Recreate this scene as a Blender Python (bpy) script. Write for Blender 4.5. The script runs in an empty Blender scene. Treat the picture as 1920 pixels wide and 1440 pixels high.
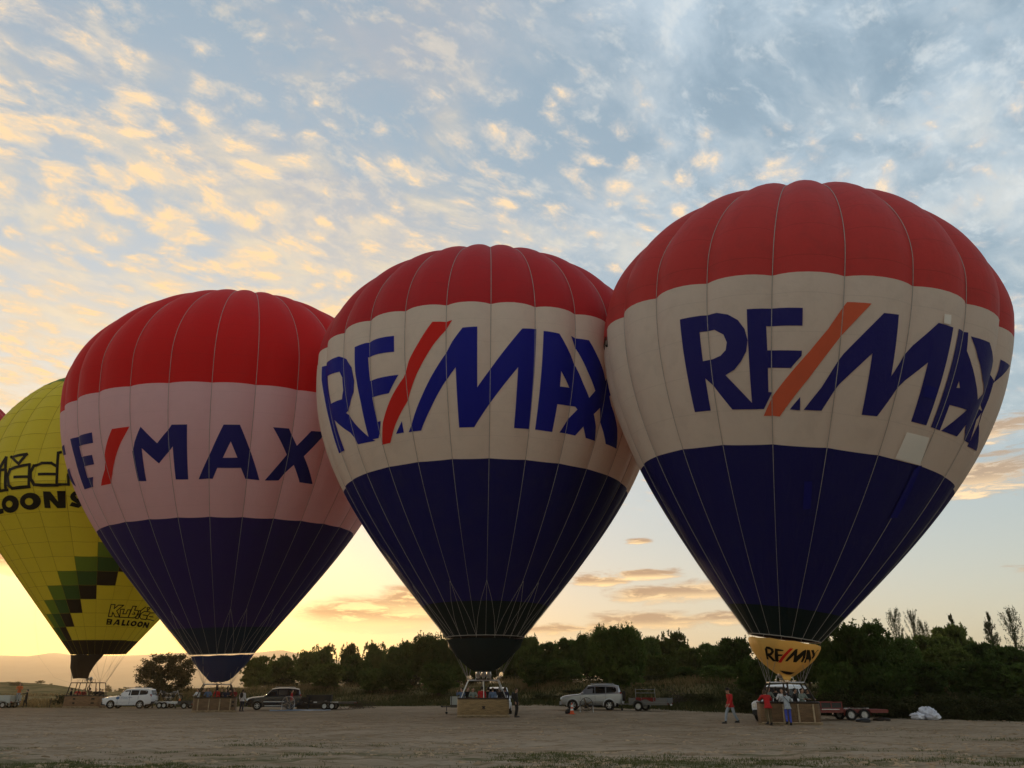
import bpy, bmesh, math, random, json
import numpy as np
from mathutils import Vector, Matrix, Euler, geometry, noise as mnoise
PI = math.pi
sc = bpy.context.scene
COL = sc.collection
random.seed(7)

# ------------------------------------------------------------------ camera, sky, sun, exposure
FP = 1500.0; HY = 1297.0; CAMH = 1.6                  # focal length and horizon of a 1920 x 1440 picture
PITCH = math.atan((HY - 720) / FP)
cam = bpy.data.cameras.new('camera'); cam_o = bpy.data.objects.new('camera', cam); COL.objects.link(cam_o)
cam.sensor_width = 36; cam.lens = 36 * FP / 1920; cam.clip_start = .1; cam.clip_end = 20000
cam_o.location = (0, 0, CAMH); cam_o.rotation_euler = (PI / 2 + PITCH, 0, 0); sc.camera = cam_o
sc.view_settings.view_transform = 'Standard'; sc.view_settings.look = 'None'
sc.view_settings.gamma = 1; sc.view_settings.use_curve_mapping = False
sc.view_settings.exposure = 0.34
sc.cycles.max_bounces = 8; sc.cycles.transmission_bounces = 8; sc.cycles.volume_bounces = 1
sc.cycles.use_denoising = True

def srgb(r, g, b):
    return tuple(((c / 255) / 12.92 if c / 255 <= .04045 else ((c / 255 + .055) / 1.055) ** 2.4) for c in (r, g, b))

SUN_AZ = math.radians(-25.0); SUN_EL = math.radians(3.2)
SUN_DIR = Vector((math.sin(SUN_AZ) * math.cos(SUN_EL), math.cos(SUN_AZ) * math.cos(SUN_EL), math.sin(SUN_EL)))

class NT:
    """tiny helper for node trees"""
    def __init__(s, tree): s.t = tree; s.n = tree.nodes; s.l = tree.links
    def new(s, t, **kw):
        n = s.n.new(t)
        for k, v in kw.items(): setattr(n, k, v)
        return n
    def put(s, sock, v):
        if v is None: return
        if isinstance(v, bpy.types.NodeSocket): s.l.new(v, sock)
        elif isinstance(v, tuple) and len(v) == 3 and sock.type == 'RGBA': sock.default_value = (*v, 1)
        else: sock.default_value = v
    def m(s, op, a, b=None, c=None, clamp=False):
        n = s.new('ShaderNodeMath', operation=op, use_clamp=clamp)
        for i, v in enumerate((a, b, c)): s.put(n.inputs[i], v)
        return n.outputs[0]
    def vm(s, op, a, b=None, c=None, out=0):
        n = s.new('ShaderNodeVectorMath', operation=op)
        for i, v in enumerate((a, b, c)): s.put(n.inputs[i], v)
        return n.outputs[out]
    def mix(s, f, a, b, mode='MIX'):
        n = s.new('ShaderNodeMix', data_type='RGBA', blend_type=mode)
        s.put(n.inputs[0], f); s.put(n.inputs[6], a); s.put(n.inputs[7], b)
        return n.outputs[2]
    def ss(s, x, lo, hi, a=0., b=1.):
        n = s.new('ShaderNodeMapRange', interpolation_type='SMOOTHSTEP')
        for i, v in enumerate((x, lo, hi, a, b)): s.put(n.inputs[i], v)
        return n.outputs[0]
    def noise(s, vec, scale, detail=4, rough=.55, dist=0., dim='3D'):
        n = s.new('ShaderNodeTexNoise', noise_dimensions=dim)
        s.put(n.inputs['Vector'], vec); n.inputs['Scale'].default_value = scale
        n.inputs['Detail'].default_value = detail; n.inputs['Roughness'].default_value = rough
        n.inputs['Distortion'].default_value = dist
        return n.outputs[0]
    def comb(s, x, y, z=0.):
        n = s.new('ShaderNodeCombineXYZ')
        for i, v in enumerate((x, y, z)): s.put(n.inputs[i], v)
        return n.outputs[0]
    def sep(s, v):
        n = s.new('ShaderNodeSeparateXYZ'); s.put(n.inputs[0], v); return n.outputs

world = bpy.data.worlds.new('World'); sc.world = world; world.use_nodes = True
def make_world():
    T = NT(world.node_tree); T.n.clear()
    out = T.new('ShaderNodeOutputWorld'); bg = T.new('ShaderNodeBackground'); T.l.new(bg.outputs[0], out.inputs[0])
    sky = T.new('ShaderNodeTexSky'); sky.sky_type = 'NISHITA'; sky.sun_disc = False
    sky.sun_elevation = SUN_EL; sky.sun_rotation = SUN_AZ; sky.altitude = 900
    sky.air_density = 1.0; sky.dust_density = 2.0; sky.ozone_density = 1.6
    d = T.new('ShaderNodeTexCoord').outputs['Generated']
    d = T.vm('NORMALIZE', d)
    x, y, z = T.sep(d)
    zc = T.m('MAXIMUM', z, 0.0)
    el = T.m('MULTIPLY', T.m('ARCSINE', z), 180 / PI)
    az = T.m('MULTIPLY', T.m('ARCTAN2', x, y), 180 / PI)
    sa = T.m('DIVIDE', x, T.m('MAXIMUM', T.m('SQRT', T.m('ADD', T.m('MULTIPLY', x, x), T.m('MULTIPLY', y, y))), .001))   # sine of the bearing: no seam behind the camera
    mu = T.m('MAXIMUM', T.vm('DOT_PRODUCT', d, tuple(SUN_DIR), out=1), 0.0)
    # clear sky: the physical sky, its range compressed a little as thin high haze does
    base = T.vm('MULTIPLY', sky.outputs[0], (SKY_GAIN[0], SKY_GAIN[1], SKY_GAIN[2]))
    g = T.new('ShaderNodeGamma'); T.l.new(base, g.inputs[0]); g.inputs[1].default_value = SKY_GAMMA
    col = T.vm('DIVIDE', T.vm('MULTIPLY', g.outputs[0], (1.36, 1.36, 1.34)), T.vm('ADD', T.vm('MULTIPLY', g.outputs[0], (.72, .74, .70)), (1., 1., 1.)))
    # warm haze layer low over the horizon, brighter towards the sun
    low = T.m('POWER', 2.718, T.m('MULTIPLY', zc, -11.0))
    glow = T.m('POWER', mu, 26.0)
    wide = T.m('POWER', mu, 4.0)
    hz = T.mix(wide, (.84, .74, .50), (1.18, .60, .12))
    col = T.mix(T.m('MULTIPLY', low, .82), col, hz)
    halo = T.m('MULTIPLY', glow, T.m('POWER', 2.718, T.m('MULTIPLY', zc, -10.0)))
    col = T.mix(halo, col, (2.5, 1.50, .14))
    # cloud sheet seen in perspective: the direction projected on a level plane
    k = T.m('DIVIDE', 1.0, T.m('ADD', zc, .10))
    P = T.comb(T.m('MULTIPLY', x, k), T.m('MULTIPLY', y, k), 0.)
    Pr = T.new('ShaderNodeVectorRotate', rotation_type='Z_AXIS'); T.l.new(P, Pr.inputs[0]); Pr.inputs['Angle'].default_value = math.radians(-42)
    Q = Pr.outputs[0]
    Qs = T.vm('MULTIPLY', Q, (1.0, 1.35, 1.0))
    # thin grey veil
    warp = T.new('ShaderNodeTexNoise'); T.l.new(Qs, warp.inputs['Vector']); warp.inputs['Scale'].default_value = 2.6; warp.inputs['Detail'].default_value = 3
    Qw = T.vm('ADD', Qs, T.vm('MULTIPLY', T.vm('SUBTRACT', warp.outputs['Color'], (.5, .5, .5)), (.17, .17, 0.)))
    v1 = T.noise(T.vm('ADD', Qw, (3.1, 1.7, 0)), 1.9, 6, .58)
    v2 = T.noise(T.vm('ADD', Qw, (9.1, 4.7, 0)), 6.0, 5, .6)
    side = T.m('MULTIPLY', T.ss(sa, -.17, .34), T.ss(y, -.5, .2))                        # calmer, bluer away from the sun
    veil = T.ss(T.m('ADD', v1, T.m('MULTIPLY', T.m('SUBTRACT', v2, .5), .45)), .36, .64)
    veil = T.m('MULTIPLY', veil, T.ss(el, 9., 21.))
    veilc = T.mix(side, srgb(164, 168, 176), srgb(184, 200, 212))
    veilc = T.mix(T.ss(el, 17., 40., 1., 0.), veilc, T.mix(side, srgb(214, 202, 182), srgb(198, 205, 206)))
    veilc = T.mix(T.m('MULTIPLY', T.ss(el, 26., 50., 1., 0.), T.ss(v2, .45, .68)), veilc, T.mix(side, srgb(224, 205, 172), srgb(205, 208, 206)))
    col = T.mix(T.m('MULTIPLY', veil, .78), col, veilc)
    # fine pale flecks over the whole sheet
    v3 = T.noise(T.vm('ADD', Qw, (5.5, 3.3, 0)), 13., 7, .66)
    fl = T.m('MULTIPLY', T.ss(T.m('ADD', v3, T.m('MULTIPLY', T.m('SUBTRACT', v1, .5), .35)), .50, .68), T.ss(el, 10., 20.))
    col = T.mix(T.m('MULTIPLY', fl, .45), col, T.mix(side, srgb(222, 206, 182), srgb(212, 216, 216)))
    # puffs of altocumulus lit from below
    big = T.noise(T.vm('ADD', Qs, (1.2, 5.4, 0)), 1.7, 2, .5)
    vo = T.new('ShaderNodeTexVoronoi', feature='SMOOTH_F1', voronoi_dimensions='2D'); T.l.new(T.vm('ADD', Qw, (4., 1., 0.)), vo.inputs['Vector']); vo.inputs['Scale'].default_value = 12.5; vo.inputs['Smoothness'].default_value = .35
    a1 = T.noise(T.vm('ADD', Qw, (7.3, 2.2, 0)), 11., 9, .70)
    a1 = T.m('ADD', T.m('MULTIPLY', a1, .80), T.m('MULTIPLY', T.m('SUBTRACT', .52, vo.outputs['Distance']), .36))
    cover = T.m('ADD', T.ss(T.m('MULTIPLY', sa, T.ss(y, -.6, .1)), .60, -.36, -.068, .052), T.m('MULTIPLY', T.m('SUBTRACT', big, .5), .40))
    cover = T.m('ADD', cover, T.m('ADD', T.ss(el, 46., 31., -.16, .0), T.ss(el, 10., 20., -.10, .0)))
    a2 = T.m('ADD', a1, cover)
    puff = T.m('MULTIPLY', T.ss(a2, .385, .60), T.ss(el, 8., 14.))
    core = T.ss(a2, .43, .62)
    a3 = T.noise(T.vm('ADD', Qw, (2.3, 8.2, 0)), 19., 6, .65)
    lit = T.mix(T.m('POWER', mu, 3.), srgb(236, 216, 188), srgb(244, 202, 142))
    shade = T.mix(wide, srgb(184, 188, 193), srgb(212, 196, 170))
    pc = T.mix(T.m('MULTIPLY', core, T.ss(a3, .38, .60, .12, 1.)), shade, lit)
    col = T.mix(T.m('MULTIPLY', puff, .92), col, pc)
    # long bars of cloud low over the trees
    nb = T.noise(T.comb(T.m('MULTIPLY', az, .34), T.m('MULTIPLY', el, 1.7), 0.), 1.0, 9, .68, .5)
    nb2 = T.m('MULTIPLY', T.m('SUBTRACT', nb, .5), 4.6)
    BARS = [(-9.0, 4.95, 6.4, 1.35, .30), (-6.4, 5.8, 3.6, 1.35, .36), (9.6, 6.2, 3.6, .75, .6), (13.2, 6.4, 4.2, .8, .6), (6.0, 7.2, 2.6, .5), (9.0, 7.6, 3.2, .45),
            (9.5, 4.5, 5.5, .75, .6), (15.0, 4.6, 5.0, .55), (4.5, 4.0, 4.6, .5), (23.0, 8.4, 2.4, .6, .5), (20.0, 5.3, 2.2, .7, .5),
            (8.9, 9.8, 1.2, .25), (-31., 7.4, 5., .9), (29.5, 12.6, 6.5, 1.5), (30., 15.2, 6., .9), (-40., 9.5, 7., 1.2), (38., 7., 6., .8), (-60., 6., 9., 1.), (60., 6., 9., 1.)]
    cov = None; rim = None
    for (a, b, w, h, *rag) in BARS:
        e = T.m('ADD', T.m('POWER', T.m('DIVIDE', T.m('SUBTRACT', az, a), w), 2.), T.m('POWER', T.m('DIVIDE', T.m('SUBTRACT', el, b), h), 2.))
        q = T.m('SUBTRACT', T.m('ADD', 1., T.m('MULTIPLY', nb2, rag[0] if rag else 1.)), e)
        c = T.ss(q, -.1, .9)
        lowr = T.m('MULTIPLY', c, T.ss(T.m('DIVIDE', T.m('SUBTRACT', el, b), h), .1, -.75))
        cov = c if cov is None else T.m('MAXIMUM', cov, c)
        rim = lowr if rim is None else T.m('MAXIMUM', rim, lowr)
    barc = T.mix(wide, srgb(176, 152, 128), srgb(160, 104, 62))
    rimc = T.mix(wide, (1.1, .80, .48), (1.45, .98, .36))
    rimf = T.m('MAXIMUM', T.m('MULTIPLY', rim, .85), T.m('MULTIPLY', cov, T.ss(nb, .54, .38, 0., .9)))
    col = T.mix(T.m('MULTIPLY', cov, .92), col, T.mix(rimf, barc, rimc))
    # below the horizon the far land
    col = T.mix(T.ss(z, -.01, -.06), col, (.08, .07, .055))
    T.l.new(col, bg.inputs[0]); bg.inputs[1].default_value = 1.0
SKY_GAIN = (.098, .130, .152); SKY_GAMMA = .52
make_world()
sun = bpy.data.lights.new('sun', 'SUN'); sun_o = bpy.data.objects.new('sun', sun); COL.objects.link(sun_o)
sun.energy = 1.8; sun.angle = math.radians(4); sun.color = (1, .66, .34)
sun_o.rotation_euler = SUN_DIR.to_track_quat('Z', 'Y').to_euler()
# ------------------------------------------------------------------ helpers
def px2x(px, y):                       # sideways position of something standing y metres ahead
    return (px - 960) * math.cos(PITCH) / FP * y
def elev(py, y):                       # height of something seen at picture row py, y metres ahead
    a = math.atan((720 - py) / FP) + PITCH
    return CAMH + math.tan(a) * y
def link(o, parent=None):
    COL.objects.link(o)
    if parent is not None: o.parent = parent
    return o
def tag(o, label=None, cat=None, group=None, kind=None):
    if label: o['label'] = label
    if cat: o['category'] = cat
    if group: o['group'] = group
    if kind: o['kind'] = kind
    return o
def empty(name, loc, rz=0., label=None, cat=None, group=None):
    o = bpy.data.objects.new(name, None); o.empty_display_size = .3
    o.location = loc; o.rotation_euler = (0, 0, rz); link(o)
    return tag(o, label, cat, group)
def finish(me, smooth=True, ang=40):
    if smooth:
        me.polygons.foreach_set('use_smooth', [True] * len(me.polygons))
        if ang < 180: me.set_sharp_from_angle(angle=math.radians(ang))
    me.update()
class MB:
    """collects simple shapes and links them as one mesh object"""
    def __init__(s): s.v = []; s.f = []; s.m = []
    def add(s, vs, fs, mi=0, M=None):
        b = len(s.v)
        s.v += [tuple(M @ Vector(v)) for v in vs] if M is not None else [tuple(v) for v in vs]
        s.f += [tuple(b + i for i in f) for f in fs]; s.m += [mi] * len(fs); return s
    def box(s, c, size, mi=0, M=None, taper=1.0):
        x, y, z = (q / 2 for q in size); cx, cy, cz = c; t = taper
        vs = [(cx - x, cy - y, cz - z), (cx + x, cy - y, cz - z), (cx + x, cy + y, cz - z), (cx - x, cy + y, cz - z),
              (cx - x * t, cy - y * t, cz + z), (cx + x * t, cy - y * t, cz + z), (cx + x * t, cy + y * t, cz + z), (cx - x * t, cy + y * t, cz + z)]
        return s.add(vs, [(3, 2, 1, 0), (4, 5, 6, 7), (0, 1, 5, 4), (1, 2, 6, 5), (2, 3, 7, 6), (3, 0, 4, 7)], mi, M)
    def tube(s, pts, r, n=6, mi=0, M=None):
        pts = [Vector(p) for p in pts]; R = r if isinstance(r, (list, tuple)) else [r] * len(pts)
        vs = []; fs = []; up = None
        for i, p in enumerate(pts):
            d = (pts[min(i + 1, len(pts) - 1)] - pts[max(i - 1, 0)]).normalized()
            if up is None: up = Vector((0, 0, 1)) if abs(d.z) < .9 else Vector((1, 0, 0))
            a = d.cross(up).normalized(); b = a.cross(d).normalized(); up = b
            for k in range(n):
                t = 2 * PI * k / n; vs.append(p + R[i] * (a * math.cos(t) + b * math.sin(t)))
        for i in range(len(pts) - 1):
            for k in range(n):
                k2 = (k + 1) % n; fs.append((i * n + k, i * n + k2, (i + 1) * n + k2, (i + 1) * n + k))
        fs.append(tuple(range(n))); fs.append(tuple(reversed(range((len(pts) - 1) * n, len(pts) * n))))
        return s.add(vs, fs, mi, M)
    def lathe(s, prof, n=20, mi=0, M=None, a0=0., a1=2 * PI):
        full = abs(a1 - a0 - 2 * PI) < 1e-6; w = n if full else n + 1; vs = []; fs = []
        for r, z in prof:
            for k in range(w):
                t = a0 + (a1 - a0) * k / n; vs.append((r * math.cos(t), r * math.sin(t), z))
        for i in range(len(prof) - 1):
            for k in range(n):
                k2 = (k + 1) % w; fs.append((i * w + k, i * w + k2, (i + 1) * w + k2, (i + 1) * w + k))
        return s.add(vs, fs, mi, M)
    def ell(s, c, r, nu=10, nv=7, mi=0, M=None):
        vs = []; fs = []
        for j in range(nv + 1):
            p = PI * j / nv - PI / 2
            for i in range(nu):
                t = 2 * PI * i / nu; vs.append((c[0] + r[0] * math.cos(p) * math.cos(t), c[1] + r[1] * math.cos(p) * math.sin(t), c[2] + r[2] * math.sin(p)))
        for j in range(nv):
            for i in range(nu):
                i2 = (i + 1) % nu; fs.append((j * nu + i, j * nu + i2, (j + 1) * nu + i2, (j + 1) * nu + i))
        return s.add(vs, fs, mi, M)
    def prism(s, poly, y0, y1, mi=0, M=None):          # polygon in x,z pulled along y
        n = len(poly); vs = [(x, y0, z) for x, z in poly] + [(x, y1, z) for x, z in poly]
        fs = [tuple(range(n)), tuple(reversed(range(n, 2 * n)))] + [(i, i + n, (i + 1) % n + n, (i + 1) % n) for i in range(n)]
        return s.add(vs, fs, mi, M)
    def mesh(s, name, mats, smooth=True, ang=40):
        me = bpy.data.meshes.new(name); me.from_pydata(s.v, [], s.f)
        for m in (mats if isinstance(mats, (list, tuple)) else [mats]): me.materials.append(m)
        me.polygons.foreach_set('material_index', s.m)
        bm = bmesh.new(); bm.from_mesh(me); bmesh.ops.remove_doubles(bm, verts=bm.verts, dist=1e-5); bmesh.ops.recalc_face_normals(bm, faces=bm.faces); bm.to_mesh(me); bm.free()
        finish(me, smooth, ang); return me
    def build(s, name, mats, parent=None, smooth=True, ang=40):
        return link(bpy.data.objects.new(name, s.mesh(name, mats, smooth, ang)), parent)
def np_mesh(name, V, Fq, mats, mi=None, uv=None):
    """quads from numpy arrays"""
    me = bpy.data.meshes.new(name); n = len(Fq); w = Fq.shape[1]
    me.vertices.add(len(V)); me.vertices.foreach_set('co', np.ascontiguousarray(V, np.float32).ravel())
    me.loops.add(n * w); me.loops.foreach_set('vertex_index', np.ascontiguousarray(Fq, np.int32).ravel())
    me.polygons.add(n); me.polygons.foreach_set('loop_start', np.arange(0, n * w, w, dtype=np.int32))
    for m in (mats if isinstance(mats, (list, tuple)) else [mats]): me.materials.append(m)
    if mi is not None: me.polygons.foreach_set('material_index', np.ascontiguousarray(mi, np.int32))
    if uv is not None:
        l = me.uv_layers.new(name='UVMap'); l.data.foreach_set('uv', np.ascontiguousarray(uv[Fq.ravel()], np.float32).ravel())
    me.update(calc_edges=True); me.validate(); return me
def copy_tree(o, parent=None):
    c = o.copy(); COL.objects.link(c)
    if parent is not None: c.parent = parent
    for ch in list(o.children): copy_tree(ch, c)
    return c

# ------------------------------------------------------------------ materials
def mat(name, col, rough=.6, metal=0., spec=.3, bump=0., bscale=30., var=0., vscale=8., coat=0.):
    m = bpy.data.materials.new(name); m.use_nodes = True; T = NT(m.node_tree); b = T.n['Principled BSDF']
    b.inputs['Base Color'].default_value = (*col, 1); b.inputs['Roughness'].default_value = rough
    b.inputs['Metallic'].default_value = metal; b.inputs['Specular IOR Level'].default_value = spec
    b.inputs['Coat Weight'].default_value = coat
    if var or bump:
        oc = T.new('ShaderNodeTexCoord').outputs['Object']
        if var:
            f = T.noise(oc, vscale, 5, .6)
            T.l.new(T.mix(T.ss(f, .3, .7), tuple(c * (1 - var) for c in col), tuple(min(1, c * (1 + var)) for c in col)), b.inputs['Base Color'])
        if bump:
            bn = T.new('ShaderNodeBump'); bn.inputs['Strength'].default_value = bump; bn.inputs['Distance'].default_value = .02
            T.l.new(T.noise(oc, bscale, 4), bn.inputs['Height']); T.l.new(bn.outputs[0], b.inputs['Normal'])
    return m
def fabric(name, col, trans=.22, dirt=.12, seam=1.45, seamd=.16, tcol=None, rough=.5):
    """rip-stop nylon: reflects, lets some light through, faint horizontal seams, handling marks"""
    m = bpy.data.materials.new(name); m.use_nodes = True; T = NT(m.node_tree); b = T.n['Principled BSDF']; out = T.n['Material Output']
    tc = T.new('ShaderNodeTexCoord'); u = T.sep(tc.outputs['UV'])
    oc = tc.outputs['Object']
    oi = T.new('ShaderNodeObjectInfo')
    f1 = T.noise(T.vm('ADD', oc, T.vm('MULTIPLY', T.comb(oi.outputs['Random'], oi.outputs['Random'], oi.outputs['Random']), (40, 40, 40))), .9, 6, .65, .4)
    f2 = T.noise(oc, 5.0, 5, .7)
    c = T.mix(T.ss(f1, .42, .72, 0., dirt * 1.6), col, tuple(q * .62 + .02 for q in col))
    c = T.mix(T.ss(f2, .55, .8, 0., dirt), c, tuple(q * .7 for q in col))
    # each gore's cloth has faded a little differently
    c = T.mix(T.m('MULTIPLY', oi.outputs['Random'], .10), c, tuple(q * .75 for q in col))
    if seam:
        fr = T.m('FRACT', T.m('DIVIDE', T.m('ADD', u[1], .83), seam))
        ln = T.m('MULTIPLY', T.ss(fr, .0, .012, 0., 1.), T.ss(fr, .035, .02, 0., 1.))
        c = T.mix(T.m('MULTIPLY', ln, seamd), c, tuple(q * .35 + .01 for q in col))
    T.l.new(c, b.inputs['Base Color']); b.inputs['Roughness'].default_value = rough; b.inputs['Specular IOR Level'].default_value = .07
    bn = T.new('ShaderNodeBump'); bn.inputs['Strength'].default_value = .55; bn.inputs['Distance'].default_value = .07
    sv = T.vm('MULTIPLY', T.comb(u[0], u[1], 0.), (1.0, .35, 1.0))
    T.l.new(T.m('ADD', T.noise(sv, 2.2, 4, .55, .6), T.m('MULTIPLY', T.noise(oc, 9., 3), .25)), bn.inputs['Height']); T.l.new(bn.outputs[0], b.inputs['Normal'])
    tr = T.new('ShaderNodeBsdfTranslucent'); T.put(tr.inputs[0], tcol or c) if tcol is None else T.put(tr.inputs[0], tcol)
    mx = T.new('ShaderNodeMixShader'); mx.inputs[0].default_value = trans
    T.l.new(b.outputs[0], mx.inputs[1]); T.l.new(tr.outputs[0], mx.inputs[2]); T.l.new(mx.outputs[0], out.inputs[0])
    return m
RED = (.50, .020, .022); WHITE = (.72, .68, .62); NAVY = (.018, .014, .10); YEL = (.62, .46, .02)
M = {}
M['red1'] = fabric('red nylon weathered', (.60, .060, .055), .30, .22, 1.9, .28)
M['red2'] = fabric('red nylon', (.56, .030, .034), .30, .14, 1.45, .2)
M['red3'] = fabric('red nylon bright', (.68, .016, .016), .32, .08, 1.45, .16)
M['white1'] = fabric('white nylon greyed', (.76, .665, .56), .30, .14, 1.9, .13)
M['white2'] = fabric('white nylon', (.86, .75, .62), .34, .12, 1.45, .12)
M['white3'] = fabric('white nylon with red glow', (.90, .66, .68), .44, .06, 1.45, .10)  # pink of red light coming through the cloth is mixed into the white
M['navy1'] = fabric('navy nylon', (.014, .013, .098), .12, .12, 4.0, .10)
M['navy2'] = fabric('navy nylon dusty', (.014, .013, .104), .12, .2, 4.0, .10)
M['navy3'] = fabric('navy nylon violet', (.034, .020, .115), .12, .15, 4.0, .10)
M['throat'] = fabric('flame-proof dark cloth', (.005, .014, .016), .03, .10, 0)
M['throat3b'] = fabric('flame-proof teal cloth', (.007, .022, .048), .06, .10, 0)
M['throat3'] = fabric('flame-proof blue cloth', (.012, .030, .11), .10, .10, 0)
M['yellow'] = fabric('yellow nylon', (.82, .70, .07), .46, .06, 0)
M['ygreen'] = fabric('olive green nylon', (.17, .25, .03), .24, .06, 0)
M['dgreen'] = fabric('dark green nylon', (.062, .115, .025), .14, .06, 0)
M['brown'] = fabric('dark brown nylon', (.042, .026, .013), .10, .06, 0)
M['crowngreen'] = fabric('crown green nylon', (.12, .24, .03), .3, .06, 0)
M['blueprint'] = fabric('blue lettering cloth', (.018, .016, .13), .06, .06, 0)
M['blueprint2'] = fabric('bright blue lettering cloth', (.010, .013, .24), .10, .08, 0)
M['redprint'] = fabric('red lettering cloth', (.66, .022, .016), .14, .05, 0)
M['orangeprint'] = fabric('faded orange lettering cloth', (.66, .12, .055), .12, .12, 0)
M['blackprint'] = fabric('black lettering cloth', (.014, .011, .006), .05, .05, 0)
M['whitepatch'] = fabric('clean white patch', (.90, .86, .79), .22, .04, 0)
M['bluepatch'] = fabric('clean blue patch', (.012, .012, .16), .10, .04, 0)
M['cream'] = fabric('cream scoop cloth', (.78, .46, .12), .28, .12, 0)
M['tape'] = mat('load tape', (.38, .35, .32), .8, var=.15)
M['rope'] = mat('rope', (.30, .28, .25), .7)
M['steel'] = mat('brushed steel', (.55, .54, .52), .35, 1.0, var=.1)
M['alu'] = mat('galvanised metal', (.50, .51, .52), .45, .7, var=.15, vscale=4)
M['black'] = mat('black plastic', (.012, .012, .013), .5)
M['rubber'] = mat('rubber', (.014, .013, .012), .85, bump=.3)
M['leather'] = mat('dark leather', (.028, .017, .011), .6, bump=.4, bscale=14, var=.3)
M['wood'] = mat('pale wood', (.34, .25, .15), .7, bump=.3, bscale=12, var=.25, vscale=5)
M['glass'] = mat('tinted car glass', (.002, .002, .003), .15, spec=.12)
M['glassc'] = mat('clear car glass', (.012, .012, .012), .12, spec=.3)
M['chrome'] = mat('chrome', (.62, .62, .62), .18, 1.0)
M['alloy'] = mat('alloy wheel', (.50, .50, .50), .32, .8, var=.1)
M['lampglass'] = mat('headlamp glass', (.55, .55, .55), .12, .4)
M['tail'] = mat('tail lamp', (.28, .012, .010), .2)
M['amber'] = mat('amber lens', (.75, .22, .06), .25)
M['plate'] = mat('number plate', (.75, .75, .72), .4)
M['orange'] = mat('cone orange', (.72, .10, .025), .55, var=.1)
M['whiteband'] = mat('reflective band', (.78, .78, .75), .4)
M['tarp'] = mat('blue grey tarpaulin', (.22, .29, .37), .5, bump=.5, bscale=3, var=.2)
M['whitebag'] = mat('white sacking', (.74, .75, .82), .7, bump=.8, bscale=6, var=.08)
M['stone'] = mat('ground clods', (.34, .245, .155), 1., spec=0., var=.3, vscale=.8)
def wicker(name, col, pitch=.07):
    m = bpy.data.materials.new(name); m.use_nodes = True; T = NT(m.node_tree); b = T.n['Principled BSDF']
    x, y, z = T.sep(T.new('ShaderNodeTexCoord').outputs['Object'])
    h = T.m('ADD', x, y)
    a = T.m('SINE', T.m('MULTIPLY', z, 2 * PI / pitch)); c = T.m('SINE', T.m('MULTIPLY', h, 2 * PI / (pitch * 1.6)))
    w = T.m('MULTIPLY', a, c)
    n = T.noise(T.comb(T.m('MULTIPLY', h, .6), 0., T.m('MULTIPLY', z, 7.)), 3.0, 5, .65)
    cc = T.mix(T.ss(n, .34, .66), tuple(q * .62 for q in col), tuple(q * 1.2 for q in col))
    cc = T.mix(T.ss(w, -.2, -1., 0., .5), cc, tuple(q * .35 for q in col))
    T.l.new(cc, b.inputs['Base Color']); b.inputs['Roughness'].default_value = .65
    bn = T.new('ShaderNodeBump'); bn.inputs['Strength'].default_value = .9; bn.inputs['Distance'].default_value = .02
    T.l.new(w, bn.inputs['Height']); T.l.new(bn.outputs[0], b.inputs['Normal']); return m
M['wicker1'] = wicker('brown willow wicker', (.20, .115, .052))
M['wicker2'] = wicker('golden willow wicker', (.34, .225, .100), .085)
M['wicker3'] = wicker('dark willow wicker', (.21, .125, .062))
M['wicker4'] = wicker('red-brown willow wicker', (.30, .165, .075))
def paint(name, col, rough=.28, metal=0., dust=.35):
    m = bpy.data.materials.new(name); m.use_nodes = True; T = NT(m.node_tree); b = T.n['Principled BSDF']
    oc = T.new('ShaderNodeTexCoord').outputs['Object']; z = T.sep(oc)[2]
    d = T.m('MULTIPLY', T.ss(z, .95, .25), T.ss(T.noise(oc, 5., 5, .7), .25, .7))       # road dust thrown up from below
    T.l.new(T.mix(T.m('MULTIPLY', d, dust), col, (.20, .16, .11)), b.inputs['Base Color'])
    b.inputs['Metallic'].default_value = metal
    T.l.new(T.m('ADD', rough, T.m('MULTIPLY', d, .3)), b.inputs['Roughness'])
    b.inputs['Coat Weight'].default_value = .3; b.inputs['Coat Roughness'].default_value = .08; return m
M['paint_white'] = paint('white car paint', (.74, .75, .77))
M['paint_silver'] = paint('silver car paint', (.42, .43, .44), .35, .75)
M['paint_navy'] = paint('dark blue car paint', (.004, .005, .010), .22, .0, .0)
M['paint_bonnet'] = paint('highlighted bonnet paint', (.46, .40, .35), .4, .2)  # pale highlight on bonnet and roof, put into the paint colour
M['paint_red'] = paint('red trailer paint', (.20, .010, .009), .4)
M['paint_grey'] = paint('grey trailer paint', (.15, .155, .155), .5)
M['paint_black'] = paint('black trailer paint', (.012, .012, .013), .5)
M['paint_pale'] = paint('pale grey-green trailer paint', (.38, .41, .38), .5)
def foliage(name, c1, c2, trans=.25):
    m = bpy.data.materials.new(name); m.use_nodes = True; T = NT(m.node_tree); b = T.n['Principled BSDF']; out = T.n['Material Output']
    oi = T.new('ShaderNodeObjectInfo'); oc = T.new('ShaderNodeTexCoord').outputs['Object']
    n = T.noise(oc, 1.6, 4, .7)
    c = T.mix(T.ss(n, .3, .7), c1, c2)
    c = T.mix(T.m('MULTIPLY', oi.outputs['Random'], .85), c, tuple(q * .55 for q in c1))
    T.l.new(c, b.inputs['Base Color']); b.inputs['Roughness'].default_value = .8; b.inputs['Specular IOR Level'].default_value = .03
    tr = T.new('ShaderNodeBsdfTranslucent'); T.l.new(c, tr.inputs[0]); mx = T.new('ShaderNodeMixShader'); mx.inputs[0].default_value = trans
    T.l.new(b.outputs[0], mx.inputs[1]); T.l.new(tr.outputs[0], mx.inputs[2]); T.l.new(mx.outputs[0], out.inputs[0]); return m
M['pine'] = foliage('pine needles', (.062, .108, .022), (.135, .190, .044))
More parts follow.
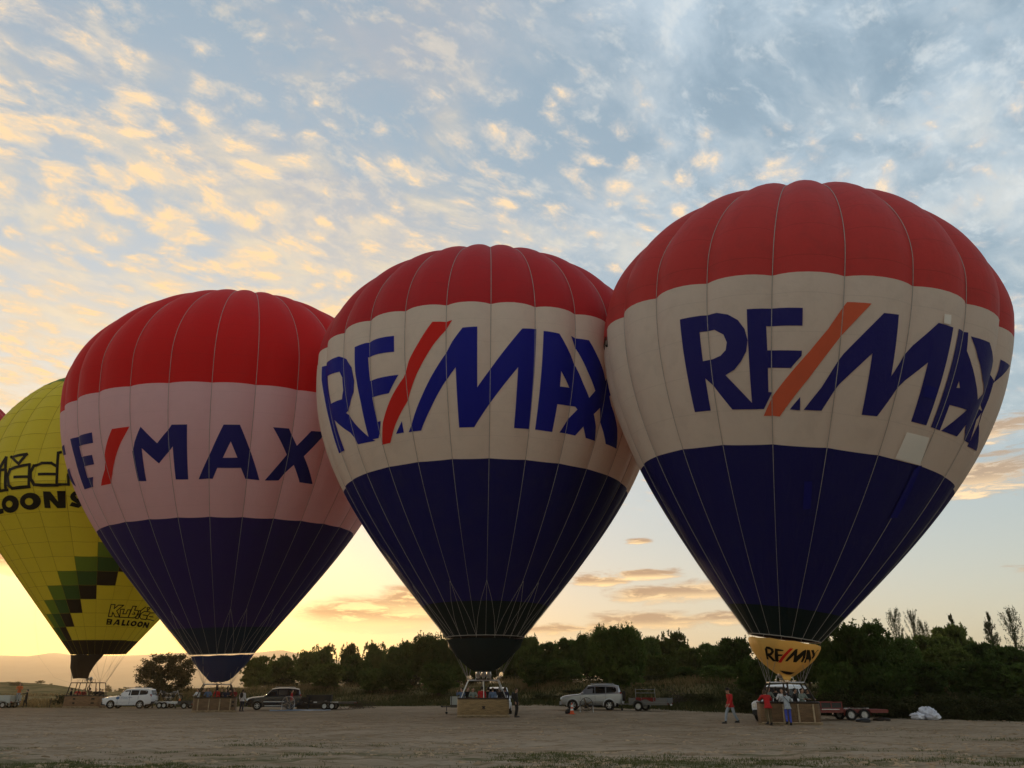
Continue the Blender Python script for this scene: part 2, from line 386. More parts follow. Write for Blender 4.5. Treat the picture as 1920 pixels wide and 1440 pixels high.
M['pine2'] = foliage('pine needles light', (.100, .132, .028), (.185, .215, .056))
M['leafy'] = foliage('broad leaves', (.060, .062, .022), (.10, .088, .032), .35)
M['poplar'] = foliage('poplar leaves', (.055, .070, .028), (.10, .11, .05), .35)
M['bramble'] = foliage('bramble leaves', (.034, .044, .015), (.080, .080, .030))
M['bark'] = mat('bark', (.055, .042, .030), .9, bump=.6, bscale=8, var=.3)
M['straw'] = foliage('dry grass', (.19, .135, .058), (.32, .235, .11), .3)
M['weed'] = foliage('green weeds', (.050, .064, .022), (.12, .12, .040), .3)
M['turf'] = foliage('short grass', (.060, .078, .026), (.13, .13, .050), .3)
# ------------------------------------------------------------------ the land
def interp(x, xs, ys): return float(np.interp(x, xs, ys))
VX = [-900, 0, 450, 700, 1000, 1200, 1400, 1600, 1750, 1920, 2600]
VY = [92, 89, 90, 88, 80, 68, 60, 56, 52, 48, 44]
def verge(px): return interp(px, VX, VY)
def hh(x, y, s=.1, o=0.): return mnoise.noise(Vector((x * s + o, y * s - o, o * .37)))
def ground_z(x, y):
    if y < 5: return 0.
    px = 960 + x / y * FP / math.cos(PITCH)
    px = max(-900, min(2700, px)); dv = verge(px)
    start = interp(px, [0, 600, 900, 1110, 1500, 1920], [72, 66, 54, 50, 46, 42])
    sl = interp(px, [0, 600, 1110, 1500, 1920], [.004, .006, .017, .015, .01])
    z = max(0., min(y, dv) - start) * sl
    t = max(0., min(1., (y - dv) / interp(px, [300, 700, 1200, 1920], [16, 18, 12, 8]))); t = t * t * (3 - 2 * t)
    bank = interp(px, [-900, 170, 320, 360, 430, 700, 1000, 1300, 1600, 1920, 2600], [.1, .1, .9, 1.3, 1.6, 1.75, 1.8, 1.8, 1.7, 1.6, 1.6])
    z += bank * t * (1 + .35 * hh(x, y, .16, 3.))
    z += max(0., min(y, 400) - dv - 14) * interp(px, [200, 420, 700, 1920], [.0, .004, .006, .010])
    th = max(0., min(1., (y - 150) / 95)); th = th * th * (3 - 2 * th)
    hill = interp(px, [-900, -200, 0, 60, 100, 140, 180, 240, 330, 420], [4, 4.6, 3.9, 3.8, 3.4, 2.4, 1.3, .8, .7, .2])
    z += hill * th * (1 + .12 * hh(x, y, .03, 8.))
    if y > dv: z += .10 * hh(x, y, .5, 1.) + .12 * hh(x, y, .2, 5.)
    else: z += .03 * hh(x, y, .55, 2.) + .02 * hh(x, y, .12, 4.) + (.05 * hh(x, y, 1.1, 6.) + .035 * hh(x * .7, y, 2.7, 3.)) * max(0., min(1., (70 - y) / 30))
    return z
def make_ground():
    ds = [0.5, 4, 8, 12]
    d = 14.
    while d < 9500:
        ds.append(d); d *= 1.0105 if d < 62 else 1.018 if d < 140 else (1.05 if d < 500 else 1.22)
    az = list(np.linspace(-180, -46, 34)[:-1]) + list(np.linspace(-46, 46, 521)) + list(np.linspace(46, 180, 34)[1:-1])
    na = len(az); nd = len(ds); V = np.zeros((nd * na, 3)); W = np.zeros(nd * na)
    for i, d in enumerate(ds):
        for j, a in enumerate(az):
            a_ = math.radians(a); x = d * math.sin(a_); y = d * math.cos(a_)
            V[i * na + j] = (x, y, ground_z(x, y))
            if y > 5:
                px = max(-900, min(2700, 960 + x / y * FP / math.cos(PITCH)))
                e = y - verge(px) + 1.6 * hh(x, y, .35, 7.)
                W[i * na + j] = max(0., min(1., .5 + e / 2.2))
    ii, jj = np.meshgrid(np.arange(nd - 1), np.arange(na), indexing='ij'); j2 = (jj + 1) % na
    Fq = np.stack([ii * na + jj, (ii + 1) * na + jj, (ii + 1) * na + j2, ii * na + j2], -1).reshape(-1, 4)
    m = bpy.data.materials.new('earth'); m.use_nodes = True; T = NT(m.node_tree); b = T.n['Principled BSDF']
    at = T.new('ShaderNodeAttribute', attribute_name='verge').outputs['Fac']
    p = T.new('ShaderNodeNewGeometry').outputs['Position']
    pf = T.vm('MULTIPLY', p, (1, 1, 0))
    ps = T.vm('MULTIPLY', pf, (.45, 1.0, 0))                     # sideways streaks: earth tones plus shade of clods and hollows put into the colour
    n1 = T.noise(pf, .22, 5, .6); n2 = T.noise(ps, 1.1, 8, .7, .4); n3 = T.noise(ps, 4.5, 6, .7); n4 = T.noise(ps, .55, 6, .68, .6)
    dirt = T.mix(T.ss(n1, .35, .65), (.295, .226, .156), (.36, .284, .204))
    dirt = T.mix(T.ss(n2, .48, .66, 0., .85), dirt, (.215, .150, .092))
    dirt = T.mix(T.ss(n3, .52, .70, 0., .85), dirt, (.120, .085, .050))
    dirt = T.mix(T.ss(n3, .44, .26, 0., .45), dirt, (.54, .43, .31))
    gy = T.sep(pf)[1]
    patch = T.m('MULTIPLY', T.ss(n4, .50, .62), T.ss(T.m('ADD', gy, T.m('MULTIPLY', T.m('SUBTRACT', n1, .5), 26.)), 32., 20.))
    turf = T.mix(T.ss(n3, .4, .65), (.095, .100, .045), (.055, .062, .024))
    dirt = T.mix(T.m('MULTIPLY', patch, .8), dirt, turf)
    # faint wheel tracks along the back of the field
    gr = T.mix(T.ss(T.noise(pf, .16, 4, .6), .38, .62), (.075, .070, .028), (.20, .155, .075))
    gr = T.mix(T.ss(n3, .4, .7, 0., .6), gr, (.05, .045, .022))
    T.l.new(T.mix(at, dirt, gr), b.inputs['Base Color']); b.inputs['Roughness'].default_value = .95; b.inputs['Specular IOR Level'].default_value = .0
    bn = T.new('ShaderNodeBump'); bn.inputs['Strength'].default_value = 1.; bn.inputs['Distance'].default_value = .14
    T.l.new(T.m('ADD', T.m('MULTIPLY', n2, .9), T.m('MULTIPLY', n3, .45)), bn.inputs['Height']); T.l.new(bn.outputs[0], b.inputs['Normal'])
    me = np_mesh('ground', V, Fq, m)
    a = me.attributes.new('verge', 'FLOAT', 'POINT'); a.data.foreach_set('value', W.astype(np.float32))
    me.polygons.foreach_set('use_smooth', [True] * len(me.polygons))
    o = link(bpy.data.objects.new('ground', me)); tag(o, kind='structure')
make_ground()

def make_mountains():
    Y0, Y1 = 3000., 4300.
    xs = np.linspace(-1600, 3600, 420); R = 14
    kx = [-1600, -600, 0, 40, 85, 130, 240, 330, 420, 480, 520, 560, 640, 800, 1100, 1500, 2200, 3600]
    ky = [1235, 1226, 1229, 1231, 1224, 1229, 1229, 1224, 1226, 1223, 1219, 1227, 1240, 1262, 1272, 1276, 1270, 1268]
    V = []
    for i in range(R):
        t = i / (R - 1); y = Y0 + (Y1 - Y0) * t
        for px in xs:
            top = elev(np.interp(px, kx, ky), Y1)
            n = mnoise.fractal(Vector((px * .010, t * 2.2, 3.)), .9, 2.1, 6) * 16 * t + mnoise.fractal(Vector((px * .05, 1., 9.)), .9, 2., 4) * 2.2 * t
            V.append((px2x(px, y), y, 2 + (top - 2) * t ** 1.15 + n * (1 - t * .85)))
    for px in xs: V.append((px2x(px, Y1 + 900), Y1 + 900, 0))
    na = len(xs); ii, jj = np.meshgrid(np.arange(R), np.arange(na - 1), indexing='ij')
    Fq = np.stack([ii * na + jj, ii * na + jj + 1, (ii + 1) * na + jj + 1, (ii + 1) * na + jj], -1).reshape(-1, 4)
    m = mat('far mountain scrub', (.07, .07, .05), .95, var=.35, vscale=.006)
    me = np_mesh('mountains', np.array(V), Fq, m); me.polygons.foreach_set('use_smooth', [True] * len(me.polygons))
    tag(link(bpy.data.objects.new('mountains', me)), kind='structure')
make_mountains()

